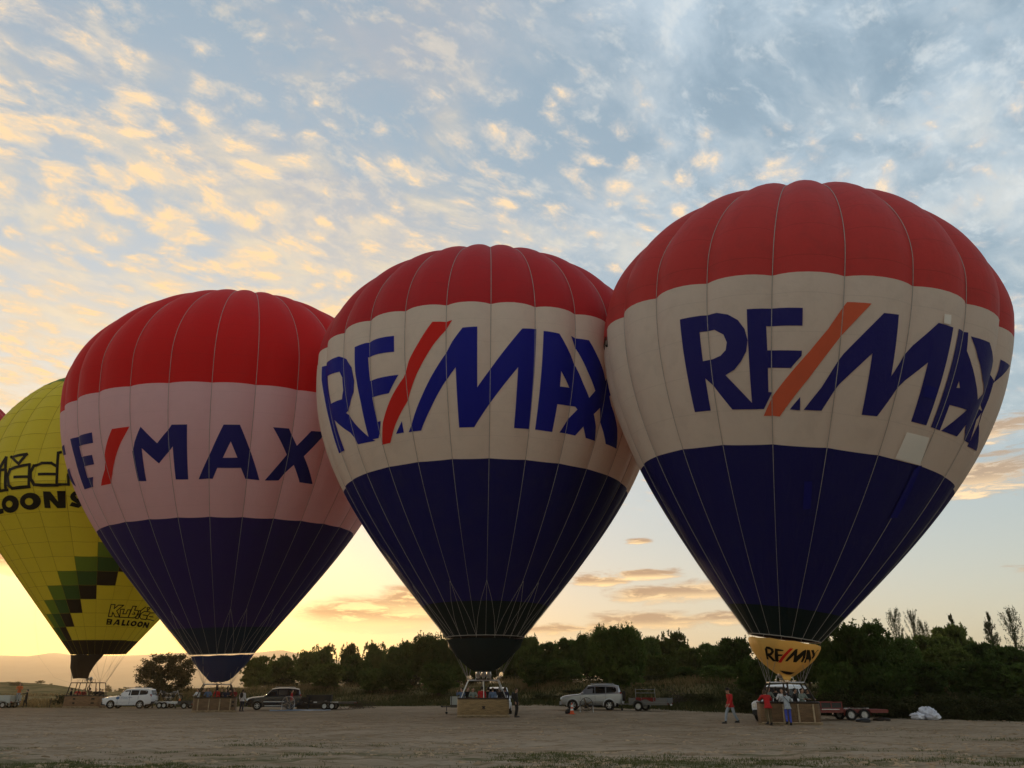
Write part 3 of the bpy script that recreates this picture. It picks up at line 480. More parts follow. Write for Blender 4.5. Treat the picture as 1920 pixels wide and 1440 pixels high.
def make_haze():
    m = bpy.data.materials.new('haze'); m.use_nodes = True; T = NT(m.node_tree); T.n.clear()
    out = T.new('ShaderNodeOutputMaterial'); v = T.new('ShaderNodeVolumePrincipled')
    v.inputs['Color'].default_value = (.98, .84, .64, 1); v.inputs['Density'].default_value = HAZE_D; v.inputs['Anisotropy'].default_value = .65
    T.l.new(v.outputs[0], out.inputs['Volume'])
    mb = MB(); mb.box((0, 0, 105), (19200, 19200, 222))
    o = mb.build('haze', m, smooth=False); tag(o, kind='stuff'); return o
HAZE_D = .00019
make_haze()
LETTER_DATA = '''{"B1":[["R","b",[[[[-0.8273,18.948],[-0.7282,18.982],[-0.6451,18.96],[-0.5895,18.788],[-0.5448,18.468],[-0.5165,18.02],[-0.5048,17.499],[-0.513,16.994],[-0.5386,16.56],[-0.573,16.201],[-0.6214,15.981],[-0.4994,14.686],[-0.473,14.406],[-0.6057,14.435],[-0.7358,15.926],[-0.7343,14.447],[-0.8244,14.476]],[[-0.7386,18.165],[-0.6623,18.157],[-0.6154,17.859],[-0.601,17.473],[-0.6094,17.119],[-0.6385,16.891],[-0.6834,16.781],[-0.7367,16.742]]]]],["E","b",[[[[-0.5053,18.953],[-0.4008,18.983],[-0.2739,18.918],[-0.2724,18.103],[-0.4257,18.125],[-0.4215,16.999],[-0.2702,16.983],[-0.2707,16.763],[-0.3154,16.212],[-0.4201,16.205],[-0.4196,15.132],[-0.4011,15.124],[-0.4431,14.401],[-0.4996,14.422]]],[[[-0.3153,14.417],[-0.2677,14.979],[-0.2659,14.407]]]]],["slash","o",[[[[-0.0915,19.364],[0.0006,19.335],[-0.0887,17.991],[-0.2348,15.78],[-0.3648,14.085],[-0.4463,14.104],[-0.3984,14.967],[-0.2394,16.944],[-0.1657,18.007]]]]],["M","b",[[[[-0.2483,14.429],[-0.1729,15.426],[-0.0869,16.969],[0.0548,18.974],[0.1235,19.033],[0.1386,16.26],[0.2191,17.816],[0.3077,19.061],[0.3891,19.064],[0.399,14.575],[0.3004,14.567],[0.2959,17.194],[0.218,16.216],[0.1142,14.491],[0.0328,14.459],[0.0291,17.119],[-0.0877,15.648],[-0.1613,14.432]]]]],["A","b",[[[[0.4314,19.134],[0.5137,19.229],[0.5223,18.341],[0.5621,17.766],[0.6149,17.13],[0.6876,16.451],[0.821,16.244],[0.8083,15.769],[0.8331,14.683],[0.7546,14.664],[0.6922,15.028],[0.6267,15.829],[0.5172,15.741],[0.519,14.552],[0.4395,14.561]],[[0.5219,16.558],[0.5229,16.881],[0.5373,16.602]]]]],["X","b",[[[[0.527,19.076],[0.637,19.144],[0.722,18.518],[0.8268,17.843],[0.8308,16.938],[0.8269,16.124],[0.8362,15.651],[0.8897,15.154],[0.9668,14.672],[0.8312,14.519],[0.8316,15.634],[0.8168,16.311],[0.7444,16.898],[0.6572,17.423],[0.5831,18.214]]],[[[0.834,18.997],[0.9371,19.086],[0.8305,17.8],[0.8014,16.931],[0.6759,15.26],[0.6451,14.601],[0.5259,14.558],[0.6247,15.798],[0.6829,16.466],[0.8279,17.817],[0.8363,18.465]]]]],["patch","w",[[[[0.2968,14.091],[0.462,14.117],[0.4971,12.882],[0.2867,12.911]]]]],["patch","w",[[[[0.3273,19.529],[0.3629,19.585],[0.3674,19.135],[0.3303,19.097]]]]],["patch","u",[[[[-0.2141,11.411],[-0.1682,11.426],[-0.1504,10.259],[-0.2059,10.193]]]]],["patch","u",[[[[0.4539,12.692],[0.5073,12.908],[0.531,10.519],[0.4664,10.357]]]]],["patch","u",[[[[0.3086,16.219],[0.3832,16.241],[0.3892,15.738],[0.3118,15.701]]]]],["V","k",[[[[-1.7272,21.218],[-1.6995,20.254],[-1.6796,20.17],[-1.7272,21.227]]],[[[-1.6797,20.165],[-1.6605,20.876],[-1.6751,20.947],[-1.7026,20.273]]]]],["U","k",[[[[-1.6664,20.979],[-1.6716,20.453],[-1.6584,20.391],[-1.6533,20.917]]],[[[-1.6739,20.496],[-1.6563,20.231],[-1.6473,20.211],[-1.6601,20.453]]],[[[-1.6496,20.201],[-1.4965,19.733],[-1.645,20.384],[-1.6607,20.271]]],[[[-1.6382,20.3],[-1.4694,20.099],[-1.6432,20.873],[-1.6466,20.339]]]]]],"B2":[["R","b",[[[[-1.1263,21.726],[-1.1219,22.667],[-0.9748,22.404],[-0.8805,22.372],[-0.7906,21.815],[-0.7428,21.078],[-0.7316,20.162],[-0.748,19.478],[-0.8062,18.851],[-0.8712,18.5],[-0.7061,16.629],[-0.6666,16.301],[-0.8353,16.427],[-0.873,17.245],[-0.9936,18.451],[-0.9804,16.435],[-1.0997,16.525],[-1.1012,18.681],[-1.1111,20.39]],[[-1.0043,21.462],[-0.8785,21.282],[-0.8643,20.83],[-0.8658,19.987],[-0.8823,19.434],[-0.9969,19.521],[-1.0087,20.644]]]]],["E","b",[[[[-0.7139,22.344],[-0.6467,22.456],[-0.4537,22.327],[-0.4541,21.288],[-0.637,21.445],[-0.6342,19.889],[-0.4388,19.816],[-0.5016,18.809],[-0.6336,18.847],[-0.6291,17.342],[-0.5947,17.328],[-0.6432,16.407],[-0.6996,16.438],[-0.7061,16.629],[-0.7061,18.711],[-0.7179,20.727]]],[[[-0.4511,17.086],[-0.4518,16.438],[-0.5013,16.431]]]]],["slash","r",[[[[-0.2434,22.836],[-0.1456,22.875],[-0.2372,21.366],[-0.3361,19.58],[-0.4132,18.069],[-0.4962,16.914],[-0.5548,16.002],[-0.6343,15.987],[-0.5805,17.17],[-0.5017,18.378],[-0.4155,19.602],[-0.377,20.558],[-0.3166,21.53]]]]],["M","b",[[[[-0.4247,16.406],[-0.3419,16.413],[-0.2711,17.569],[-0.1879,19.059],[-0.1279,19.865],[-0.1222,16.419],[-0.039,16.422],[0.1818,19.888],[0.179,16.42],[0.2692,16.398],[0.2746,22.497],[0.1975,22.314],[-0.0201,18.654],[-0.0206,22.341],[-0.0918,22.286],[-0.1437,21.486],[-0.225,19.95],[-0.3097,18.383]]]]],["A","b",[[[[0.3082,22.352],[0.3878,22.28],[0.4393,21.438],[0.5023,20.414],[0.5471,19.456],[0.5929,18.699],[0.6442,17.841],[0.6853,17.168],[0.7145,16.339],[0.6245,16.388],[0.5911,16.967],[0.5338,17.894],[0.5205,18.022],[0.4063,17.987],[0.4004,16.392],[0.3009,16.411]],[[0.408,19.951],[0.4701,19.067],[0.4094,19.031]]]]],["X","b",[[[[0.4592,22.337],[0.5613,22.287],[0.6118,21.462],[0.6721,20.569],[0.723,19.652],[0.7651,18.64],[0.8481,17.503],[0.9188,16.321],[0.7926,16.36],[0.7233,17.426],[0.6866,18.309],[0.6262,19.192],[0.5628,20.268],[0.5089,21.373]]],[[[0.7433,20.869],[0.8024,20.359],[0.7438,19.176],[0.6866,18.309],[0.6442,17.841],[0.5515,16.393],[0.4479,16.412],[0.4974,17.296],[0.5341,17.876],[0.5946,18.736],[0.6256,19.223],[0.7095,20.152]]]]]],"B3":[["R","b",[[[[-1.0751,21.206],[-0.9925,21.167],[-0.9938,20.378],[-1.0772,20.538]]],[[[-1.0817,19.309],[-0.9954,19.279],[-0.999,18.772],[-0.9882,17.794],[-1.0851,18.585]]]]],["E","b",[[[[-0.802,21.093],[-0.7359,21.038],[-0.5503,20.972],[-0.5528,20.198],[-0.7335,20.329],[-0.731,19.487],[-0.5801,19.379],[-0.5827,18.699],[-0.7306,18.773],[-0.7329,17.91],[-0.631,17.862],[-0.6872,17.188],[-0.8039,17.242],[-0.7939,19.645]]]]],["slash","o",[[[[-0.3821,20.906],[-0.2807,20.918],[-0.3047,20.4],[-0.3473,19.644],[-0.3939,18.788],[-0.4516,17.774],[-0.5054,17.117],[-0.5826,17.144],[-0.5153,18.154],[-0.488,19.205],[-0.4428,19.889]]]]],["M","b",[[[[-0.1978,20.822],[-0.1093,19.563],[-0.0268,20.824],[0.0613,20.812],[0.0552,17.011],[-0.0246,17.005],[-0.0253,19.274],[-0.1109,18.162],[-0.2043,19.317],[-0.2112,17.026],[-0.2789,17.032],[-0.2796,19.115],[-0.2498,19.811]]]]],["A","b",[[[[0.2482,20.826],[0.3321,20.866],[0.4071,18.837],[0.4724,17.049],[0.3891,17.046],[0.3561,17.825],[0.2233,17.784],[0.1964,17.003],[0.1154,17.001],[0.1875,18.963]],[[0.2904,19.65],[0.3318,18.535],[0.2523,18.489]]]]],["X","b",[[[[0.5064,20.864],[0.5988,20.899],[0.6595,19.706],[0.7258,20.946],[0.83,21.062],[0.7122,19.025],[0.8289,17.101],[0.7272,17.15],[0.6642,18.312],[0.5917,17.106],[0.5041,17.059],[0.612,18.962]]]]]],"B4":[["i","k",[[[[-0.4118,21.291],[-0.3715,22.761],[-0.3952,22.919],[-0.4387,21.462]]],[[[-0.4,22.88],[-0.3752,21.479],[-0.3543,21.449],[-0.3757,22.838]]],[[[-0.3629,21.733],[-0.4394,21.598],[-0.4257,21.316],[-0.3537,21.467]]],[[[-0.4213,21.546],[-0.388,19.444],[-0.3658,19.414],[-0.3972,21.535]]],[[[-0.3858,19.414],[-0.3113,19.423],[-0.3046,19.653],[-0.3804,19.637]]],[[[-0.3087,19.434],[-0.354,21.615],[-0.3739,21.606],[-0.3412,19.418]]]]],["c","k",[[[[-0.3504,22.624],[-0.194,22.717],[-0.2033,22.992],[-0.3589,22.896]]],[[[-0.2132,23.021],[-0.2677,21.978],[-0.2455,21.776],[-0.1939,22.832]]],[[[-0.237,21.963],[-0.3499,22.961],[-0.3587,22.757],[-0.248,21.775]]],[[[-0.1653,21.974],[-0.2668,21.788],[-0.2561,21.511],[-0.1576,21.71]]],[[[-0.2504,21.823],[-0.3448,21.631],[-0.3279,21.349],[-0.2371,21.556]]],[[[-0.341,21.695],[-0.3491,20.837],[-0.3201,20.701],[-0.3055,21.528]]],[[[-0.3502,20.99],[-0.3105,19.864],[-0.2832,19.858],[-0.3246,20.991]]],[[[-0.3199,19.977],[-0.2715,19.502],[-0.2508,19.667],[-0.3043,20.152]]],[[[-0.2807,19.534],[-0.135,19.562],[-0.1337,19.869],[-0.275,19.765]]],[[[-0.1334,19.573],[-0.147,20.763],[-0.1646,20.748],[-0.1502,19.582]]],[[[-0.1487,20.78],[-0.2737,20.831],[-0.2678,20.559],[-0.1448,20.517]]],[[[-0.1796,21.942],[-0.1618,20.541],[-0.1442,20.53],[-0.161,21.928]]]]],["e","k",[[[[0.0323,21.631],[-0.0185,22.039],[-0.0245,21.811],[0.0269,21.398]]],[[[-0.0084,21.999],[-0.0943,22.058],[-0.0892,21.782],[-0.0043,21.729]]],[[[-0.0798,22.068],[-0.1491,21.806],[-0.1399,21.552],[-0.0683,21.799]]],[[[-0.1451,21.88],[-0.1615,21.09],[-0.1434,20.961],[-0.1279,21.756]]],[[[-0.1606,21.234],[-0.1479,20.324],[-0.131,20.328],[-0.1429,21.235]]],[[[-0.1524,20.462],[-0.1138,19.679],[-0.0937,19.853],[-0.1392,20.599]]],[[[-0.1187,19.737],[-0.0426,19.666],[-0.0415,19.915],[-0.1215,20.051]]],[[[-0.0578,19.67],[0.0575,19.653],[0.057,19.934],[-0.0585,19.929]]],[[[-0.0921,20.719],[0.0451,20.676],[0.0416,20.939],[-0.0965,20.987]]]]],["k","k",[[[[0.0338,23.088],[0.0045,22.977],[0.013,22.708],[0.0415,22.825]]],[[[0.0051,22.989],[0.039,19.725],[0.0558,19.704],[0.0235,22.978]]],[[[0.0407,19.697],[0.1283,19.726],[0.1255,20.015],[0.0387,19.967]]],[[[0.1299,19.752],[0.1135,20.921],[0.0935,20.929],[0.1112,19.732]]]]],["L","k",[[[[-0.4442,19.209],[-0.4062,19.205],[-0.4649,18.155],[-0.4193,18.131],[-0.4394,17.779],[-0.5035,17.689],[-0.5729,17.667]]]]],["O","k",[[[[-0.2583,18.367],[-0.2724,18.147],[-0.2938,17.945],[-0.3257,17.78],[-0.3542,17.699],[-0.3773,17.702],[-0.3988,17.769],[-0.415,17.895],[-0.4238,18.07],[-0.4247,18.28],[-0.4166,18.5],[-0.4007,18.706],[-0.3825,18.885],[-0.3611,19.008],[-0.3404,19.068],[-0.3077,19.109],[-0.2831,19.071],[-0.2651,18.96],[-0.2552,18.795],[-0.2524,18.59]],[[-0.3232,18.374],[-0.331,18.287],[-0.3414,18.213],[-0.3493,18.168],[-0.3566,18.14],[-0.3655,18.143],[-0.3731,18.17],[-0.3789,18.219],[-0.3827,18.288],[-0.383,18.365],[-0.3809,18.448],[-0.3752,18.523],[-0.3684,18.588],[-0.3607,18.635],[-0.3524,18.658],[-0.345,18.657],[-0.3363,18.632],[-0.327,18.596],[-0.3219,18.537],[-0.3202,18.46]]]]],["O","k",[[[[-0.082,18.489],[-0.0919,18.267],[-0.1118,18.061],[-0.1346,17.916],[-0.157,17.843],[-0.1819,17.835],[-0.2068,17.892],[-0.2268,18.005],[-0.2405,18.169],[-0.246,18.371],[-0.2417,18.587],[-0.23,18.799],[-0.2113,18.981],[-0.1894,19.117],[-0.1669,19.193],[-0.1448,19.198],[-0.1251,19.132],[-0.103,19.043],[-0.0879,18.898],[-0.0809,18.707]],[[-0.1447,18.474],[-0.1483,18.388],[-0.1548,18.316],[-0.1628,18.261],[-0.171,18.225],[-0.1809,18.222],[-0.1897,18.245],[-0.1969,18.294],[-0.201,18.361],[-0.2036,18.449],[-0.2014,18.536],[-0.1976,18.626],[-0.1911,18.703],[-0.1822,18.758],[-0.1733,18.79],[-0.1648,18.796],[-0.1562,18.769],[-0.15,18.719],[-0.1457,18.649],[-0.1439,18.564]]]]],["N","k",[[[[-0.0483,19.309],[0.0005,19.282],[0.0397,18.453],[0.0436,19.309],[0.0953,19.275],[0.0831,17.902],[0.0274,17.919],[-0.0145,18.607],[-0.0205,17.932],[-0.0668,17.952]]]]],["S","k",[[[[0.1301,19.036],[0.1509,19.278],[0.2039,19.354],[0.203,19.082],[0.16,18.967],[0.1692,18.75],[0.2014,18.626],[0.2072,18.265],[0.1755,17.959],[0.1113,18.09],[0.1329,18.427],[0.1701,18.297],[0.1303,18.584],[0.1225,18.802]]]]],["K","k",[[[[0.5195,9.703],[0.5884,9.708],[0.5855,9.79],[0.5173,9.786]]],[[[0.5742,9.789],[0.5758,9.362],[0.5902,9.347],[0.5877,9.774]]],[[[0.5849,9.335],[0.6406,9.71],[0.6289,9.772],[0.5737,9.397]]],[[[0.6279,9.677],[0.7181,9.671],[0.7129,9.754],[0.6239,9.759]]],[[[0.7064,9.768],[0.6197,9.213],[0.6319,9.149],[0.7195,9.703]]],[[[0.6197,9.217],[0.7075,8.601],[0.7202,8.636],[0.6308,9.252]]],[[[0.7124,8.693],[0.6258,8.687],[0.6302,8.603],[0.7188,8.609]]],[[[0.6454,8.635],[0.5774,9.104],[0.5665,9.065],[0.6329,8.595]]],[[[0.5685,9.096],[0.5678,8.653],[0.5836,8.635],[0.5838,9.08]]],[[[0.5803,8.721],[0.5118,8.71],[0.5148,8.626],[0.5841,8.638]]],[[[0.5273,8.622],[0.5308,9.768],[0.5174,9.787],[0.5116,8.643]]]]],["u","k",[[[[0.7213,8.567],[0.6907,9.379],[0.6754,9.39],[0.704,8.579]]],[[[0.6801,9.307],[0.7521,9.312],[0.7458,9.393],[0.6755,9.391]]],[[[0.7345,9.397],[0.7395,8.911],[0.756,8.888],[0.7499,9.373]]],[[[0.7438,8.888],[0.8076,8.908],[0.8014,8.991],[0.7372,8.973]]],[[[0.8072,8.901],[0.8083,9.332],[0.7918,9.362],[0.7896,8.931]]],[[[0.7971,9.272],[0.8599,9.288],[0.8521,9.37],[0.7901,9.354]]],[[[0.8409,9.374],[0.8577,8.602],[0.8768,8.576],[0.8579,9.349]]],[[[0.8693,8.665],[0.7022,8.651],[0.7073,8.567],[0.8778,8.581]]]]],["b","k",[[[[0.8763,8.574],[0.8636,9.686],[0.8475,9.716],[0.8574,8.605]]],[[[0.8532,9.627],[0.9233,9.622],[0.9156,9.707],[0.8464,9.71]]],[[[0.9038,9.715],[0.9066,9.296],[0.9255,9.261],[0.9216,9.68]]],[[[0.9105,9.274],[0.9986,9.225],[0.991,9.306],[0.9057,9.358]]],[[[0.9752,9.299],[1.0271,8.874],[1.0438,8.878],[0.991,9.306]]],[[[1.0253,8.966],[0.9729,8.604],[0.991,8.541],[1.0428,8.901]]],[[[0.9889,8.637],[0.8561,8.666],[0.8621,8.582],[0.9963,8.553]]],[[[0.9123,8.898],[0.9728,8.905],[0.9632,8.986],[0.9034,8.983]]],[[[0.9729,8.931],[0.9224,9.191],[0.9098,9.156],[0.9619,8.893]]]]],["i","k",[[[[1.0165,8.524],[1.0905,8.502],[1.0781,8.586],[1.0074,8.606]]],[[[1.0903,8.501],[1.0399,9.308],[1.0202,9.329],[1.0657,8.525]]],[[[1.0331,9.329],[0.986,9.31],[0.9955,9.229],[1.0432,9.245]]],[[[0.9874,9.318],[1.0097,8.544],[1.0314,8.515],[1.0067,9.292]]],[[[1.0381,9.231],[1.0927,9.636],[1.0725,9.7],[1.0194,9.294]]]]],["c","k",[[[[1.2386,9.265],[1.0962,9.292],[1.1057,9.208],[1.2522,9.183]]],[[[1.1031,9.303],[1.0561,9.05],[1.0751,8.981],[1.1241,9.233]]],[[[1.0571,9.083],[1.0783,8.675],[1.0999,8.645],[1.0795,9.056]]],[[[1.0753,8.686],[1.167,8.472],[1.1713,8.533],[1.0803,8.749]]],[[[1.1536,8.49],[1.3,8.46],[1.2816,8.543],[1.1403,8.575]]],[[[1.2967,8.457],[1.2528,8.897],[1.2264,8.919],[1.2683,8.482]]],[[[1.2457,8.914],[1.1208,8.95],[1.1331,8.866],[1.2597,8.832]]],[[[1.1139,9.552],[1.2008,9.574],[1.1872,9.654],[1.1034,9.637]]],[[[1.1776,9.661],[1.1516,9.317],[1.1769,9.257],[1.1975,9.611]]],[[[1.1838,9.286],[1.1191,9.638],[1.1024,9.626],[1.164,9.273]]]]],["e","k",[[[[1.3612,9.215],[1.2425,9.183],[1.2575,9.1],[1.3831,9.128]]],[[[1.2481,9.198],[1.2352,8.845],[1.2607,8.794],[1.2724,9.147]]],[[[1.2319,8.89],[1.2744,8.538],[1.3027,8.519],[1.2559,8.873]]],[[[1.2782,8.529],[1.5987,8.399],[1.5701,8.484],[1.2646,8.61]]],[[[1.3105,8.767],[1.4469,8.746],[1.4272,8.827],[1.2956,8.851]]]]],["B","k",[[[[0.5067,8.46],[0.5994,8.418],[0.6056,8.194],[0.6006,8.081],[0.6088,7.943],[0.5115,7.916]],[[0.534,8.334],[0.574,8.323],[0.5726,8.239],[0.5343,8.242]],[[0.533,8.102],[0.5744,8.1],[0.5748,8.027],[0.5336,8.024]]]]],["A","k",[[[[0.686,8.426],[0.7272,8.397],[0.7686,7.895],[0.7236,7.918],[0.7022,8.032],[0.6689,8.003],[0.6663,7.877],[0.6356,7.889]],[[0.6983,8.243],[0.7132,8.102],[0.685,8.102]]]]],["L","k",[[[[0.7883,8.409],[0.8249,8.389],[0.8371,8.022],[0.8833,7.998],[0.8934,7.856],[0.8034,7.86]]]]],["L","k",[[[[0.8931,8.37],[0.9317,8.357],[0.9359,8.0],[0.9674,7.973],[0.9693,7.859],[0.9055,7.872]]]]],["O","k",[[[[1.1197,8.09],[1.1238,7.977],[1.112,7.886],[1.0868,7.833],[1.0525,7.828],[1.0217,7.872],[0.996,7.956],[0.9826,8.064],[0.9813,8.175],[0.9943,8.269],[1.0161,8.325],[1.0454,8.332],[1.0765,8.288],[1.1019,8.201]],[[1.0772,8.085],[1.0774,8.017],[1.0671,7.974],[1.048,7.97],[1.0321,8.009],[1.0206,8.074],[1.021,8.142],[1.0313,8.186],[1.0497,8.19],[1.0652,8.151]]]]],["O","k",[[[[1.2959,8.066],[1.3068,7.946],[1.2953,7.847],[1.2695,7.789],[1.2329,7.781],[1.196,7.824],[1.1627,7.914],[1.144,8.034],[1.1394,8.153],[1.1497,8.25],[1.1746,8.303],[1.2055,8.314],[1.2397,8.271],[1.2723,8.182]],[[1.249,8.056],[1.2512,7.984],[1.2397,7.937],[1.2209,7.932],[1.2017,7.971],[1.1882,8.038],[1.1868,8.109],[1.1954,8.157],[1.2136,8.163],[1.2322,8.124]]]]],["N","k",[[[[1.2889,8.27],[1.3346,8.278],[1.4456,8.004],[1.4204,8.263],[1.4633,8.262],[1.5869,7.728],[1.498,7.747],[1.3841,7.986],[1.4087,7.725],[1.3619,7.734]]]]]],"S1":[["R","b",[[[[-0.8923,3.771],[-0.7185,3.756],[-0.6129,3.677],[-0.5964,3.53],[-0.6723,3.388],[-0.7397,3.336],[-0.6118,3.126],[-0.6206,3.078],[-0.7216,3.064],[-0.8647,3.297],[-0.8845,3.13],[-0.9767,3.131],[-0.8979,3.436]],[[-0.8018,3.644],[-0.7027,3.618],[-0.6816,3.536],[-0.7383,3.44],[-0.8181,3.427]]]]],["E","b",[[[[-0.5571,3.71],[-0.3106,3.686],[-0.3162,3.63],[-0.4816,3.595],[-0.4722,3.445],[-0.3201,3.454],[-0.362,3.381],[-0.4721,3.349],[-0.4908,3.165],[-0.4494,3.151],[-0.5299,3.063],[-0.6207,3.082]]]]],["slash","o",[[[[-0.1371,3.803],[-0.0387,3.826],[-0.3865,3.054],[-0.5152,3.038]]]]],["M","b",[[[[-0.2478,3.142],[0.0158,3.795],[0.0807,3.833],[0.1042,3.481],[0.246,3.76],[0.3271,3.859],[0.3636,3.811],[0.4398,3.223],[0.352,3.207],[0.2964,3.545],[0.1833,3.176],[0.0599,3.154],[0.0087,3.504],[-0.1487,3.16]]]]],["A","b",[[[[0.3719,3.858],[0.4751,3.87],[0.5742,3.672],[0.7192,3.417],[0.8031,3.255],[0.6073,3.398],[0.5135,3.381],[0.5934,3.225],[0.5038,3.209],[0.401,3.636]]]]],["X","b",[[[[0.5242,3.87],[0.6284,3.915],[0.7509,3.751],[0.8326,3.953],[0.902,3.953],[0.8237,3.575],[0.7821,3.451],[0.6917,3.507],[0.7198,3.605]]]]]]}'''
# ------------------------------------------------------------------ balloons
class Envelope:
    """a shape of revolution about a leaning axis, its gores bulging between the load tapes"""
    def __init__(s, p, D, N, th0, kd):
        hm, rm, he, R, ht, pt, b1, b2, bx, tx, ty = p[:11]
        s.N = N; s.th0 = th0; s.kd = kd; s.hm = hm; s.rm = rm; s.R = R; s.base = Vector((bx, D, 0))
        t = np.linspace(0, 1, 120); L = he - hm; P2h = he - b2 * L
        P1 = (rm + (R - rm) * b1, hm + (P2h - hm) * b1)
        r = (1 - t) ** 3 * rm + 3 * (1 - t) ** 2 * t * P1[0] + 3 * (1 - t) * t * t * R + t ** 3 * R
        h = (1 - t) ** 3 * hm + 3 * (1 - t) ** 2 * t * P1[1] + 3 * (1 - t) * t * t * P2h + t ** 3 * he
        a = np.linspace(0, 1, 120)[1:] * PI / 2
        s.h = np.r_[h, he + (ht - he) * np.sin(a) ** (2 / pt)]; s.r = np.r_[r, R * np.maximum(np.cos(a), 0) ** (2 / pt)]
        s.arc = np.r_[0, np.cumsum(np.hypot(np.diff(s.h), np.diff(s.r)))]
        dh = np.gradient(s.h); dr = np.gradient(s.r); q = np.hypot(dh, dr); s.nr = dh / q; s.nh = -dr / q
        z = Vector((tx, ty, 1)).normalized(); x = (Vector((1, 0, 0)) - z * z.x).normalized(); y = z.cross(x)
        s.M = Matrix(((x.x, y.x, z.x, bx), (x.y, y.y, z.y, D), (x.z, y.z, z.z, 0), (0, 0, 0, 1)))
    def at_arc(s, th, A, off=0.):
        """local point at angle th (0 faces the field) and arc length A above the mouth"""
        h = np.interp(A, s.arc, s.h); r = np.interp(A, s.arc, s.r); nr = np.interp(A, s.arc, s.nr); nh = np.interp(A, s.arc, s.nh)
        w = PI / s.N; u = ((np.asarray(th) - s.th0) % (2 * w)) / w - 1
        taper = np.clip(A / (s.arc[-1] * .55), .22, 1.)
        d = -s.kd * r * taper * np.abs(u) ** 2.2 + off
        rr = r + d * nr
        return np.stack([rr * np.sin(th), -rr * np.cos(th), h + d * nh], -1)
    def arc_h(s, h): return float(np.interp(h, s.h, s.arc))
    def panel(s, name, A0, A1, m, step=.45, k=0, n=8):
        """one piece of one gore between two arc lengths"""
        rows = max(2, int(math.ceil((A1 - A0) / step)) + 1); A = np.linspace(A0, A1, rows); w = PI / s.N
        us = np.linspace(-1, 1, n + 1); us = np.sign(us) * np.abs(us) ** .85
        th = s.th0 + w + us * w * .9999 + 2 * w * k
        V = np.concatenate([s.at_arc(np.clip(th, s.th0 + 2 * w * k + 1e-5, s.th0 + 2 * w * (k + 1) - 1e-5), np.full(n + 1, a)) for a in A]); UV = np.stack([np.tile((us + 1) * .5 * 3, rows), np.repeat(A, n + 1)], -1)
        ii, jj = np.meshgrid(np.arange(rows - 1), np.arange(n), indexing='ij'); q = n + 1
        Fq = np.stack([ii * q + jj, ii * q + jj + 1, (ii + 1) * q + jj + 1, (ii + 1) * q + jj], -1).reshape(-1, 4)
        me = np_mesh(name, V, Fq, m, uv=UV); me.polygons.foreach_set('use_smooth', [True] * len(me.polygons)); return me
    def tape_mesh(s, name, A0, A1, m, wdt=.036, off=.03):
        A = np.linspace(A0, A1, int((A1 - A0) / .5) + 2); c = s.at_arc(np.full(len(A), s.th0 + 1e-4), A, off)
        r = np.hypot(c[:, 0], c[:, 1]).clip(.05); t0 = s.th0; tv = np.array([math.cos(t0), math.sin(t0), 0]) * wdt / 2
        tv2 = tv * (np.clip(A / 14, .45, 1) * np.minimum(1, r / .6))[:, None]
        n3 = np.stack([np.interp(A, s.arc, s.nr) * math.sin(t0), -np.interp(A, s.arc, s.nr) * math.cos(t0), np.interp(A, s.arc, s.nh)], -1)
        ring = [c - tv2, c + n3 * .02, c + tv2]; V = np.concatenate(ring); n = len(A)
        Fq = [(k * n + i, (k + 1) * n + i, (k + 1) * n + i + 1, k * n + i + 1) for k in range(2) for i in range(n - 1)]
        me = np_mesh(name, V, np.array(Fq), m); me.polygons.foreach_set('use_smooth', [True] * len(me.polygons)); return me
def letter_mesh(E, polys, m, off=.05, name='letter'):
    """flat outline in (angle, height), cut finely along the gores and laid on the cloth"""
    bm = bmesh.new(); R = E.R
    for rings in polys:
        pts = [[Vector((a * R, h, 0)) for a, h in rg] for rg in rings]
        flat = [v for rg in pts for v in rg]
        vs = [bm.verts.new(v) for v in flat]
        for tri in geometry.tessellate_polygon(pts):
            try: bm.faces.new([vs[i] for i in tri])
            except ValueError: pass
    xs = [v.co.x for v in bm.verts]; hs = [v.co.y for v in bm.verts]; w = PI / E.N * R
    cuts = [(Vector((q, 0, 0)), Vector((1, 0, 0))) for q in np.arange(math.floor((min(xs) - E.th0 * R) / w) * w + E.th0 * R, max(xs), w / 4)]
    cuts += [(Vector((0, q, 0)), Vector((0, 1, 0))) for q in np.arange(min(hs) + .3, max(hs), .35)]
    for co, no in cuts: bmesh.ops.bisect_plane(bm, geom=bm.verts[:] + bm.edges[:] + bm.faces[:], plane_co=co, plane_no=no, dist=1e-5)
    uv = bm.loops.layers.uv.new('UVMap')
    for v in bm.verts:
        th, A = v.co.x / R, E.arc_h(v.co.y)
        v.co = Vector(E.at_arc(th, A, off))
    for f in bm.faces:
        f.smooth = True
        for l in f.loops: l[uv].uv = (l.vert.co.x * .4, l.vert.co.z)
    bmesh.ops.recalc_face_normals(bm, faces=bm.faces)
    me = bpy.data.meshes.new(name); bm.to_mesh(me); bm.free(); me.materials.append(m)
    # normals face out
    if sum(p.normal.y for p in me.polygons) > 0: me.flip_normals()
    return me
class Cone:
    """the scoop under the mouth, as a surface letters can lie on"""
    def __init__(s, prof): s.pr = prof; s.N = 8; s.th0 = 0; s.R = max(r for h, r in prof)
    def arc_h(s, h): return h
    def at_arc(s, th, h, off=0.):
        r = float(np.interp(h, [q[0] for q in s.pr], [q[1] for q in s.pr])) + off; return (r * math.sin(th), -r * math.cos(th), h)
LETTERS = json.loads(LETTER_DATA)
def add_letters(E, key, root, Ml, colours):
    for nm, c, polys in LETTERS[key]:
        kind = 'patch' if nm == 'patch' else ('slash' if nm == 'slash' else 'letter')
        o = link(bpy.data.objects.new(kind, letter_mesh(E, polys, M[colours[c]], .022 + (.03 if kind == 'patch' or key == 'B4' else 0), kind)), root); o.matrix_basis = Ml

